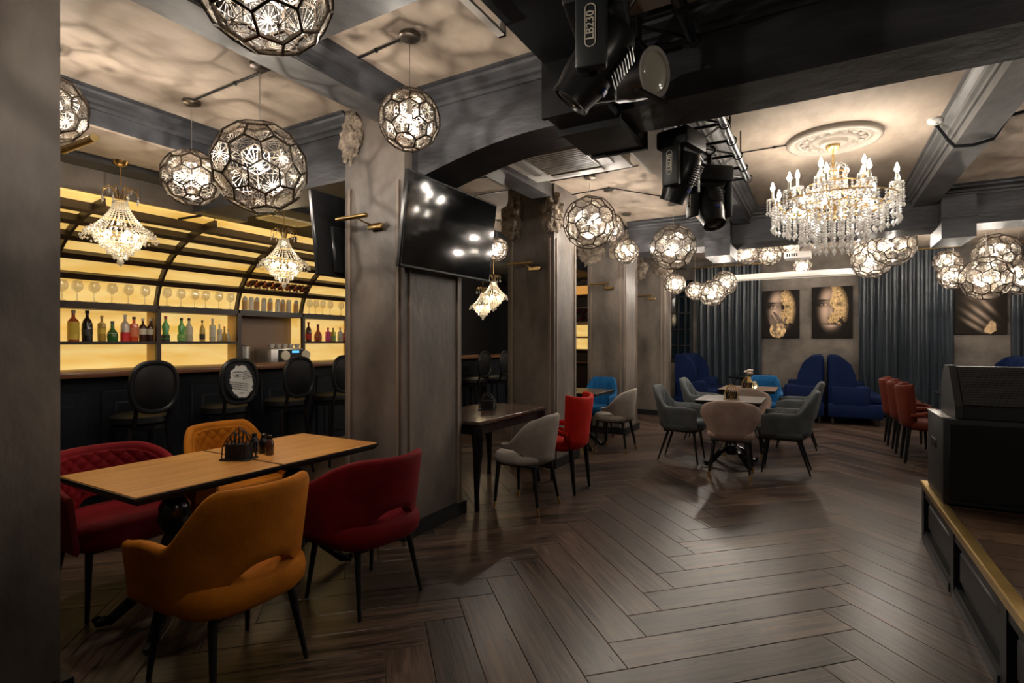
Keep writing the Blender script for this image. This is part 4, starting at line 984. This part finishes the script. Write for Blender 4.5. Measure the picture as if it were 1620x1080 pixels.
# napkin holders and table-top things
def holder(label, loc, rz, mat):
    o = thing('napkin_holder', label, 'napkin holder', loc, rz, 'fan shaped metal napkin holders')
    MB().rbox(-.085, .085, -.05, .05, 0, .008, .002, 1).build('base', mat, o)
    for k, y in enumerate((-.04, .0, .04)):
        h = .175 if k == 1 else .155; m = MB()
        L_ = [(-.075, y, .006), (-.07, y, h * .45), (-.04, y, h * .8), (0, y, h), (.04, y, h * .8), (.07, y, h * .45), (.075, y, .006)]
        m.tube(L_, .0035, 5); m.build('arch', mat, o)
        for t in range(5):
            x = -.048 + t * .024; MB().tube([(x * .35, y, .006), (x, y, h * (.94 - 5.2 * abs(x)))], .003, 4).build('rib', mat, o)
    MB().box(-.06, .06, -.034, .034, .008, .085).build('napkins', M('napkin_dark', (.02, .015, .013), .9), o, False)
    return o
hk = holder('black fan napkin holder on the oak tables', (-2.77, 1.79, .753), R(25), blackm)
clone(hk, 'black fan napkin holder on the long dark table', (-2.75, 4.3, .749), R(20))
clone(hk, 'black fan napkin holder on the small dark table by the columns', (-2.85, 6.45, .753), 0)
h2 = recolor(clone(hk, 'gilded fan napkin holder on the middle table', (-.86, 6.42, .753), R(10)), blackm, brass)
clone(h2, 'gilded fan napkin holder in front of the flower vase', (-.86, 7.95, .753), R(10))
def sauce(label, loc, body):
    o = thing('sauce_bottle', label, 'bottle', loc); MB().lathe([(.022, 0), (.024, .01), (.024, .07), (.012, .09), (0, .09)], 12).build('glass', body, o); MB().lathe([(.014, .085), (.014, .11), (0, .112)], 10).build('cap', blackgloss, o)
sauce('dark sauce bottle right behind the holder on the oak tables', (-2.80, 1.96, .753), blackgloss); sauce('brown sauce bottle beside the holder on the oak tables', (-2.73, 1.95, .753), glassy('cola')); sauce('pepper bottle left of the holder on the oak tables', (-2.87, 1.95, .753), blackgloss)
def vase(label, loc):
    o = thing('flower_vase', label, 'vase', loc); MB().lathe([(.03, 0), (.05, .05), (.035, .1), (.022, .13), (.028, .15), (0, .15)], 16).build('vase_body', brass, o)
    for k in range(7):
        q = k * 2.4; x, y, z = .04 * math.cos(q) * (k > 0), .04 * math.sin(q) * (k > 0), .19 + .02 * (k % 3); MB().tube([(0, 0, .14), (x, y, z)], .002, 4).build('stalk', flat('stalk', (.05, .12, .03)), o); MB().lathe([(0, -.02), (.022, -.008), (.026, .006), (.014, .02), (0, .022)], 9, (x, y, z + .01)).build('blossom', flat('blossom', (.75, .62, .55)), o)
def globe(label, loc):
    o = thing('candle_globe', label, 'candle', loc); MB().lathe([(.02, 0), (.04, .02), (.048, .05), (.04, .08), (.02, .095), (.018, .095), (.038, .05), (.0, .012)], 16).build('glass_bowl', glassm, o); MB().lathe([(.02, .01), (.02, .045), (0, .046)], 12).build('wax', M('wax_glow', (.9, .8, .6), emit=(1, .75, .4), es=3), o)
vase('small flower vase on the farther mid room table', (-.86, 8.15, .753)); globe('glowing glass candle beside the vase on the farther table', (-.78, 8.06, .753))
vase('small flower vase among the rust red chairs', (1.42, 8.3, .753)); globe('glowing glass candle beside the vase among the red chairs', (1.50, 8.18, .753))

# booth sofas
def booth(label, x0, x1, y0, y1, face, h=1.16):
    o = thing('booth_sofa', label, 'sofa', ((x0 + x1) / 2, (y0 + y1) / 2, 0), 0, 'royal blue wing booth sofas'); a, b = (x1 - x0) / 2, (y1 - y0) / 2; s = face
    MB().rbox(-a, a, -b, b, .12, .36, .03, 2).build('base', v_navy, o)
    xs = sorted((-s * a * .45, s * (a - .0))); MB().rbox(xs[0], xs[1], -b + .12, b - .12, .34, .50, .05, 3).build('seat_cushion', v_navy, o)
    xs = sorted((-s * a, -s * (a - .2))); m = MB(); m.rbox(xs[0], xs[1], -b + .03, b - .03, .3, h, .07, 3); m.build('backrest', v_navy, o)
    for k in range(6):
        y = -b + .18 + (2 * b - .36) * (k + .5) / 6; hw = (2 * b - .36) / 12; xx = -s * (a - .2); x2 = sorted((xx - .03, xx + .035)); MB().rbox(x2[0], x2[1], y - hw + .004, y + hw - .004, .5, h - .05, .03, 2).build('channel', v_navy, o)
    for e in (-1, 1):
        ys = sorted((e * b, e * (b - .13))); xs = sorted((-s * (a - .04), s * a * .55)); MB().rbox(xs[0], xs[1], ys[0], ys[1], .3, .66, .05, 3).build('armrest', v_navy, o)
        m = MB(); xs0 = -s * a
        P = [(xs0 + s * .03, .6), (xs0 + s * .42, .66), (xs0 + s * .40, .84), (xs0 + s * .33, 1.02), (xs0 + s * .2, h - .02), (xs0 + s * .03, h)]
        m.prism(P, 'y', ys[0] + .01, ys[1] - .01); m.build('wing', v_navy, o)
        for q in (-1, 1): MB().lathe([(.016, 0), (.028, .03), (.024, .12), (0, .12)], 10, (q * (a - .07), e * (b - .08), 0)).build('foot', M('dark_foot', (.06, .05, .045), .2, .5), o)
    return o
booth('royal blue wing sofa beside the farthest column', -2.45, -1.68, 10.5, 11.95, 1); booth('royal blue wing sofa facing left, below the two portraits', -.72, .07, 10.5, 11.95, -1); booth('royal blue wing sofa facing right, back to back with another', .12, .9, 10.5, 11.95, 1)
booth('royal blue sofa at the right beyond the stage speaker', 2.1, 2.9, 10.4, 11.9, -1); booth('royal blue sofa at the right edge under the third curtain', 2.95, 3.7, 10.3, 11.8, 1)

# ================================================================== STAGE GEAR
sub = thing('subwoofer', 'black subwoofer box standing on the stage corner', 'loudspeaker', (1.05, 4.4, .412))
MB().rbox(-.40, .40, -.27, .25, 0, .52, .012, 2).build('cabinet', M('sub_black', (.012, .013, .015), .5, bump=.2, bscale=150), sub)
MB().rbox(-.37, .37, -.278, -.268, .03, .49, .004, 1).build('grille', black, sub); MB().box(-.405, -.36, -.26, .24, .519, .524).build('edge_strip', silver, sub, False)
for s in (-1, 1): MB().rbox(s * .4 - .006, s * .4 + .006, -.08, .08, .3, .36, .004, 1).build('handle', blackm, sub)
mo = thing('stage_monitor', 'black wedge stage monitor with perforated grille on the subwoofer', 'loudspeaker', (1.12, 4.36, .936))
prof = [(-.21, .0), (-.21, .07), (-.02, .305), (.12, .305), (.21, .18), (.21, 0)]
m = MB(); m.prism(prof, 'x', -.38, .38); m.build('cabinet', M('sub_black'), mo, False)
for s in (-1, 1):
    m = MB(); m.prism([(q[0] * 1.03, q[1] * 1.03 - .002) for q in prof], 'x', s * .39 - .018, s * .39 + .018); m.build('end_cheek', M('cheek', (.035, .036, .038), .45), mo, False)
gmat = M('grille_perforated', (.02, .021, .023), .55, .4)
def grille_nodes(m):
    nt = m.node_tree; N = nt.nodes; L = nt.links; b = N['Principled BSDF']; tc = N.new('ShaderNodeTexCoord'); vo = N.new('ShaderNodeTexVoronoi'); vo.inputs['Scale'].default_value = 85; vo.inputs['Randomness'].default_value = .0; L.new(tc.outputs['Object'], vo.inputs[0])
    rp = N.new('ShaderNodeValToRGB'); rp.color_ramp.elements[0].position = .35; rp.color_ramp.elements[0].color = (.003, .003, .003, 1); rp.color_ramp.elements[1].position = .45; rp.color_ramp.elements[1].color = (.06, .062, .066, 1); L.new(vo.outputs['Distance'], rp.inputs[0]); L.new(rp.outputs[0], b.inputs['Base Color'])
grille_nodes(gmat)
d_ = Vector((.19, .235)).normalized(); nrm = Vector((-d_.y, d_.x))
m = MB(); a0 = Vector((-.205, .075)) + nrm * .002; a1 = Vector((-.025, .298)) + nrm * .002
m.prism([tuple(a0), tuple(a1), tuple(a1 + nrm * .008), tuple(a0 + nrm * .008)], 'x', -.365, .365); m.build('grille', gmat, mo, False)
lc = a0.lerp(a1, .22) + nrm * .0105; m = MB(); m.tube([(-.05 + .014 * math.cos(2 * pi * k / 16), lc.x + d_.x * .014 * math.sin(2 * pi * k / 16), lc.y + d_.y * .014 * math.sin(2 * pi * k / 16)) for k in range(17)], .002, 4)
for s in (-1, 1): m.tube([(-.05 + s * .012, lc.x, lc.y), (-.05 + s * .034, lc.x - .004, lc.y - .005)], .002, 4)
m.build('ring_emblem', silver, mo)

def truss(label, y0, y1, xs=(-.85, -.57), z=2.9, rods=()):
    o = thing('lighting_truss', label, 'truss', (0, y0, 0))
    for x in xs: MB().tube([(x, 0, z), (x, y1 - y0, z)], .025, 12).build('tube', M('truss_dark', (.10, .10, .115), .3, .9), o)
    n = max(2, int((y1 - y0) / .32)); 
    for k in range(n + 1):
        y = (y1 - y0) * k / n; MB().tube([(xs[0], y, z), (xs[1], y, z)], .012, 8).build('rung', blackm, o)
        if k < n: MB().tube([(xs[k % 2], y, z), (xs[1 - k % 2], (y1 - y0) * (k + 1) / n, z)], .009, 6).build('brace', blackm, o)
        MB().tube([(xs[1] + .034 * math.cos(q), y + .02, z + .034 * math.sin(q)) for q in lin(0, 6.1, 10)], .006, 5).build('cable_tie', black, o)
    for x, y in rods: MB().tube([(x, y - y0, z), (x, y - y0, CEIL)], .006, 6).build('hanger_rod', blackm, o)
    return o
truss('black lighting truss hanging behind the near beam', 3.55, 5.32, rods=((-.57, 4.19), (-.57, 4.79), (-.85, 4.2), (-.85, 5.1)))
truss('black lighting truss at the top edge in front of the near beam', .6, 2.86, z=2.97, rods=((-.57, 1.2), (-.57, 2.3), (-.85, 1.2), (-.85, 2.3)))
def moving_head(label, loc, rz, tilt, text=True, drop=.25, s=1.):
    o = thing('moving_head_light', label, 'stage light', loc, rz, 'moving head stage lights')   # origin: head pivot ; base above ; arms at +-X ; yoke front face = -Y
    MB().rbox(-.15 * s, .15 * s, -.12 * s, .12 * s, .17 * s, .30 * s, .02, 2).build('base', black, o)
    MB().rbox(-.10 * s, .10 * s, -.07 * s, .07 * s, .13 * s, .18 * s, .01, 1).build('yoke_bridge', black, o)
    for e in (-1, 1):
        m = MB(); m.rbox(e * .145 * s - .027 * s, e * .145 * s + .027 * s, -.06 * s, .06 * s, -.10 * s, .20 * s, .012, 2); m.build('yoke_arm', M('lamp_black', (.018, .022, .024), .45), o)
    T = Matrix.Rotation(R(tilt), 4, 'X')
    m = MB(); m.lathe([(.0, .16 * s), (.07 * s, .16 * s), (.095 * s, .12 * s), (.105 * s, .0), (.098 * s, -.10 * s), (.085 * s, -.16 * s), (.088 * s, -.19 * s), (.075 * s, -.19 * s), (.07 * s, -.175 * s), (0, -.175 * s)], 24); m.xf(T); m.build('head', M('lamp_shell', (.02, .021, .023), .32), o)
    m = MB(); m.lathe([(.07 * s, -.176 * s), (.055 * s, -.188 * s), (0, -.192 * s)], 20); m.xf(T); m.build('lens', M('lamp_lens', (.06, .055, .05), .06, .6), o)
    m = MB()
    for k in range(9): m.rbox(-.06 * s, .06 * s, -.112 * s, -.098 * s, (.09 - k * .016) * s, (.098 - k * .016) * s, .002, 1)
    m.xf(T); m.build('cooling_fins', M('fin_grey', (.05, .05, .052), .35, .5), o)
    m = MB(); m.rbox(-.02 * s, .02 * s, -.108 * s, -.098 * s, -.10 * s, -.07 * s, .003, 1); m.xf(T); m.build('blue_badge', M('badge_blue', (.02, .06, .35), .3), o)
    MB().tube([(0, 0, .30 * s), (0, 0, .30 * s + drop)], .02, 8).build('clamp', blackm, o)
    MB().tube([(.05 * math.cos(q), 0, .30 * s + drop + .03 + .035 * math.sin(q)) for q in lin(-1.2, 4.3, 10)], .012, 6).build('hook', blackm, o)
    for e in (-1, 1):
        m = MB(); m.tube([(.020 * math.sin(q) * s, 0, (.055 + (.062 if math.cos(q) > 0 else -.062) + .02 * math.cos(q)) * s) for q in lin(0, 2 * pi, 28)], .0024, 5)
        m.xf(Matrix.Translation((e * .174 * s, 0, 0)) @ Matrix.Rotation(e * pi / 2, 4, 'Z')); m.build('badge_outline', M('badge_line', (.6, .55, .45), .4), o)
        cu = bpy.data.curves.new('lettering', 'FONT'); cu.body = 'LB230'; cu.size = .044 * s; cu.align_x = 'CENTER'; cu.align_y = 'CENTER'; cu.extrude = .0006; cu.offset = .0006; cu.materials.append(M('badge_line'))
        tmp = bpy.data.objects.new('lettering', cu); C.objects.link(tmp); me = bpy.data.meshes.new_from_object(tmp.evaluated_get(bpy.context.evaluated_depsgraph_get())); bpy.data.objects.remove(tmp)
        t = put('lettering', me, o); t.matrix_local = Matrix.Translation((e * .1735 * s, 0, .055 * s)) @ Matrix.Rotation(e * pi / 2, 4, 'Z') @ Matrix.Rotation(pi / 2, 4, 'X') @ Matrix.Rotation(pi / 2, 4, 'Z')
    return o
q_ = at_d(945, 98, 2.2); moving_head('moving head stage light with LB230 lettering at the top edge', q_, R(102), 38, True, 2.97 - q_.z - .30 - .04)
q_ = at_d(1078, 278, 3.6); moving_head('black moving head light hanging below the far truss', q_, R(75), 25, True, max(.02, 2.9 - q_.z - .285 - .06), .95)
q_ = at_d(1122, 325, 4.1); moving_head('lowest moving head light at the far end of the truss', q_, R(40), -25, True, max(.02, 2.9 - q_.z - .285 - .06), .95)
q_ = at_d(1010, 122, 2.55)
pr = thing('wash_light', 'black stage lamp with a large pale lens facing right', 'stage light', q_, R(-20))
T = Matrix.Rotation(R(98), 4, 'Y')
m = MB(); m.lathe([(0, -.16), (.06, -.16), (.095, -.12), (.105, -.02), (.105, .07), (.112, .075), (.112, .09), (.095, .09), (0, .085)], 26); m.xf(T); m.build('housing', M('lamp_shell'), pr)
m = MB(); m.lathe([(.112, .088), (.112, .10), (.09, .10), (.09, .088)], 26); m.xf(T); m.build('lens_ring', M('ring_white', (.6, .58, .52), .35), pr)
m = MB(); m.lathe([(.092, .09), (.07, .108), (.03, .115), (0, .117)], 22); m.xf(T); m.build('fresnel_lens', M('fresnel', (.85, .82, .68), .12, spec=.8, coat=.6), pr)
m = MB(); m.rbox(.0, .05, -.116, -.104, .005, .05, .003, 1); m.build('blue_sticker', M('badge_blue2', (.03, .18, .75), .4), pr)
MB().tube([(0, -.12, 0), (0, -.125, .14), (0, 0, .18), (0, .125, .14), (0, .12, 0)], .01, 6).build('bracket', blackm, pr); MB().tube([(0, 0, .18), (0, 0, 2.95 - q_.z)], .016, 8).build('clamp', blackm, pr)
m = MB(); m.box(.06, .09, -.115, .115, -.125, -.115); m.build('barn_door', blackm, pr, False)

# ================================================================== BACK WALL
def curtain(label, x0, x1, n, zt=3.05, y=12.05):
    o = thing('curtain', label, 'curtain', ((x0 + x1) / 2, y, 0), 0, 'navy satin curtains'); a = (x1 - x0) / 2; per = n * 10; F_, Bk = [], []
    rnd = random.Random(int(x0 * 100)); ph = [rnd.uniform(-.5, .5) for _ in range(n + 1)]
    for z in (.02, .8, 1.6, 2.4, zt):
        k = .75 + .25 * (1 - z / zt); r1, r2 = [], []
        for i in range(per + 1):
            u = i / per; w_ = math.sin(u * n * 2 * pi + ph[int(u * n * .999)] * .6) * .055 * k; x = -a + 2 * a * u + .012 * math.sin(u * n * 4 * pi + z); r1.append((x, w_ - .006, z)); r2.append((x, w_ + .006, z))
        F_.append(r1 + r2[::-1])
    MB().loft(F_).build('drape', curtm, o, True, 70); MB().tube([(-a - .1, 0, zt + .02), (a + .1, 0, zt + .02)], .014, 8).build('rail', brass, o)
    for k in range(n + 1): MB().tube([(-a + 2 * a * k / n, .02 * math.cos(q), zt + .02 + .02 * math.sin(q)) for q in lin(0, 6.28, 8)], .003, 4).build('ring', brass, o)
    return o
curtain('navy satin curtain between the far window and the first portrait', at_Y(1102, 500, 12.05).x, at_Y(1204, 500, 12.05).x, 9, 2.98)
curtain('navy satin curtain between the second and third portraits', at_Y(1358, 500, 12.05).x, at_Y(1508, 500, 12.05).x, 12)
curtain('navy satin curtain at the right edge of the picture', at_Y(1598, 500, 12.05).x, at_Y(1598, 500, 12.05).x + 1.2, 9)
def face(u, v, seed, gx, hand):
    # dark portrait lit on one side with cracked gold leaf
    bg = (.008, .006, .005); cx_, cy_ = .5, .58
    e = ((u - cx_) / .44) ** 2 + ((v - cy_) / .56) ** 2; m_ = 1 - sm(.30, .95, e)
    sh = .05 + .62 * math.exp(-((u - .34) / .13) ** 2 - ((v - .55) / .30) ** 2) + .30 * G(u, v, .47, .85, .2, .12) + .40 * G(u, v, .49, .47, .035, .15) + .2 * G(u, v, .5, .2, .13, .05)
    for ex in (.30, .68): sh -= .50 * G(u, v, ex, .66, .12, .055); sh += .75 * G(u, v, ex + .045, .652, .024, .016) + .65 * G(u, v, ex - .05, .652, .022, .014); sh -= .45 * G(u, v, ex, .735, .13, .02)
    sh -= .4 * G(u, v, .43, .385, .03, .02) + .4 * G(u, v, .56, .385, .03, .02); sh -= .5 * G(u, v, .5, .275, .17, .014); sh += .45 * G(u, v, .5, .24, .13, .026) + .3 * G(u, v, .5, .305, .11, .018)
    sh = max(.03, sh * 1.5); c = [sh * .62, sh * .44, sh * .33]
    n = fb(u, v, 5, seed); edge = gx + .05 * math.sin(v * 17 + seed) + .08 * n
    if u > edge and v > .33 + .12 * n:
        k = .55 + .6 * abs(fb(u, v, 16, seed + 4)); cr = abs(fb(u, v, 11, seed + 9)); k = .10 if cr < .045 else k
        g_ = (.92 * k, .62 * k, .30 * k); dk = 1 - .8 * G(u, v, .68, .66, .08, .035); c = [g_[i] * dk for i in range(3)]
    c = [bg[i] * (1 - m_) + c[i] * m_ for i in range(3)]
    if hand:
        for (hu, hv, su, sv, rt) in ((.42, .42, .035, .16, .75), (.34, .34, .035, .17, .6), (.25, .30, .035, .16, .4), (.58, .30, .03, .15, -.5), (.42, .16, .20, .15, 0)):
            w_ = G(u, v, hu, hv, su, sv, rt)
            if w_ > .3:
                k = .12 + .33 * w_; q = fb(u, v, 10, seed + 2)
                c = [.9 * (.5 + abs(q)), .62 * (.5 + abs(q)), .32 * (.5 + abs(q))] if hv < .2 and q > -.15 else [k * .5, k * .36, k * .28]
    return tuple(max(.004, min(1, q)) for q in c)
def face2(u, v): return face(u, v, 11., .50, False)
def face1(u, v): return face(u, v, 3., .54, True)
def face3(u, v):
    bg = (.008, .006, .005); sh = .02 + .30 * math.exp(-((u - .5) / .2) ** 2 - ((v - .9) / .35) ** 2)
    sh += .45 * G(u, v, .52, .60, .17, .035) + .35 * G(u, v, .52, .70, .13, .03) - .25 * G(u, v, .52, .65, .16, .014)
    for (hu, hv, su, sv, rt) in ((.62, .46, .035, .17, .9), (.50, .34, .035, .22, 1.0), (.42, .24, .035, .22, 1.05), (.36, .14, .03, .18, 1.1)): sh += .38 * G(u, v, hu, hv, su, sv, rt)
    sh *= 1.7; c = [max(.012, sh) * .5, max(.012, sh) * .38, max(.012, sh) * .29]
    for (gu, gv, gs) in ((.78, .82, .12), (.68, .10, .10)):
        if math.hypot(u - gu, v - gv) < gs * (1 + .5 * fb(u, v, 6, 2)): k = .5 + .6 * abs(fb(u, v, 14, 5)); c = [.95 * k, .66 * k, .38 * k]
    return tuple(max(.004, min(1, q)) for q in c)
def portrait(label, xa, xb, ya, yb, fn):
    p0, p1 = at_Y(xa, yb, 12.16), at_Y(xb, yb, 12.16); zt = at_Y((xa + xb) / 2, ya, 12.16).z; zb = p0.z; w_, h_ = p1.x - p0.x, zt - zb
    o = thing('portrait_canvas', label, 'picture', ((p0.x + p1.x) / 2, 12.16, (zt + zb) / 2), 0, 'gold leaf portraits')
    MB().rbox(-w_ / 2, w_ / 2, 0, .038, -h_ / 2, h_ / 2, .004, 1).build('stretched_canvas', M('canvas_edge', (.02, .016, .014), .7), o)
    print_grid('painted_face', w_ - .004, h_ - .004, 84, 116, fn, vcol_mat('print', .6, .12), o, Matrix.Translation((0, -.001, 0)))
portrait('portrait of a hand held to a half gilded face', 1206, 1265, 459, 534.5, face1); portrait('frontal portrait with one half of the face gilded', 1284, 1349, 453, 534.5, face2); portrait('portrait of lips and fingers behind the right globe cluster', 1510, 1594, 430, 528.5, face3)
# projector screen casing + projector
a_, b_ = at_Y(1168, 439, 10.6), at_Y(1362, 427, 10.6)
ps = thing('projector_screen', 'long white rolled up projector screen above the portraits', 'projector screen', ((a_.x + b_.x) / 2, 10.6, a_.z)); hw = (b_.x - a_.x) / 2 + .2
MB().rbox(-hw, hw, -.05, .05, -.05, .05, .02, 2).build('casing', white, ps); MB().box(-hw + .05, hw - .05, -.01, .01, -.065, -.05).build('weight_bar', offwhite, ps, False)
for e in (-1, 1): MB().tube([(e * (hw - .15), 0, .05), (e * (hw - .15), 0, CEIL - a_.z)], .01, 6).build('hanger_rod', blackm, ps); MB().rbox(e * hw - .02, e * hw + .02, -.055, .055, -.055, .055, .01, 1).build('end_cap', offwhite, ps)
p = at_d(1262, 405, 8.9)
pj = thing('projector', 'white ceiling projector among the far globes', 'projector', p); MB().rbox(-.2, .2, -.15, .15, -.05, .06, .02, 2).build('body', white, pj); MB().tube([(0, 0, .06), (0, 0, CEIL - p.z)], .02, 8).build('mount', white, pj); MB().lathe([(.05, 0), (.05, .02), (.04, .03), (0, .03)], 14).xf(Matrix.Translation((.1, .15, 0)) @ Matrix.Rotation(-pi / 2, 4, 'X')).build('lens', blackgloss, pj)
for k in range(5): MB().box(-.16 + k * .035, -.14 + k * .035, -.152, -.15, -.02, .03).build('vent_slot', black, pj, False)
# window by the far column
wi = MB(); x0, x1, z0, z1 = -3.05, -2.42, .95, 2.75
wi.box(x0, x1, 12.12, 12.2, z0, z0 + .06); wi.box(x0, x1, 12.12, 12.2, z1 - .06, z1); wi.box(x0, x0 + .06, 12.12, 12.2, z0, z1); wi.box(x1 - .06, x1, 12.12, 12.2, z0, z1)
w1_ = struct('window_1', wi, black, 'black framed window beside the farthest column', 'window')
for k in range(1, 4): MB().box(x0 + (x1 - x0) * k / 4 - .012, x0 + (x1 - x0) * k / 4 + .012, 12.12, 12.16, z0, z1).build('muntin', black, w1_, False)
for k in range(1, 5): MB().box(x0, x1, 12.125, 12.155, z0 + (z1 - z0) * k / 5 - .012, z0 + (z1 - z0) * k / 5 + .012).build('muntin', black, w1_, False)
MB().box(x0 + .05, x1 - .05, 12.165, 12.17, z0 + .05, z1 - .05).build('pane', M('night_glass', (.006, .012, .018), .08, spec=.8), w1_, False)
# far lit display shelf seen between columns two and three
ds = thing('wine_display', 'warm lit wooden bottle display in the gap between two columns', 'shelf', (-4.62, 11.9, 0))
MB().box(-.7, .7, .1, .25, 0, 2.75).build('back_board', framewood, ds, False)
for x in (-.7, 0, .7): MB().box(x - .02, x + .02, -.15, .1, 0, 2.75).build('upright', framewood, ds, False)
for z in (.9, 1.2, 1.5, 1.85, 2.2, 2.5): MB().box(-.7, .7, -.15, .1, z - .015, z + .015).build('shelf', barwood, ds, False)
for (z0, z1) in ((1.22, 1.48), (1.52, 1.8)): MB().box(-.66, .66, .08, .1, z0, z1).build('lit_panel', onyx, ds, False)
MB().box(-.66, .66, .06, .1, 2.52, 2.74).build('lit_panel', M('amber_panel', (.4, .2, .05), emit=(1, .45, .1), es=.5), ds, False)
for k in range(12): MB().tube([(-.6 + k * .11, -.1, 1.9 + (k % 2) * .15), (-.5 + k * .11, .05, 2.0 + (k % 2) * .15)], .03, 8).build('stored_bottle', glassy('wine'), ds)
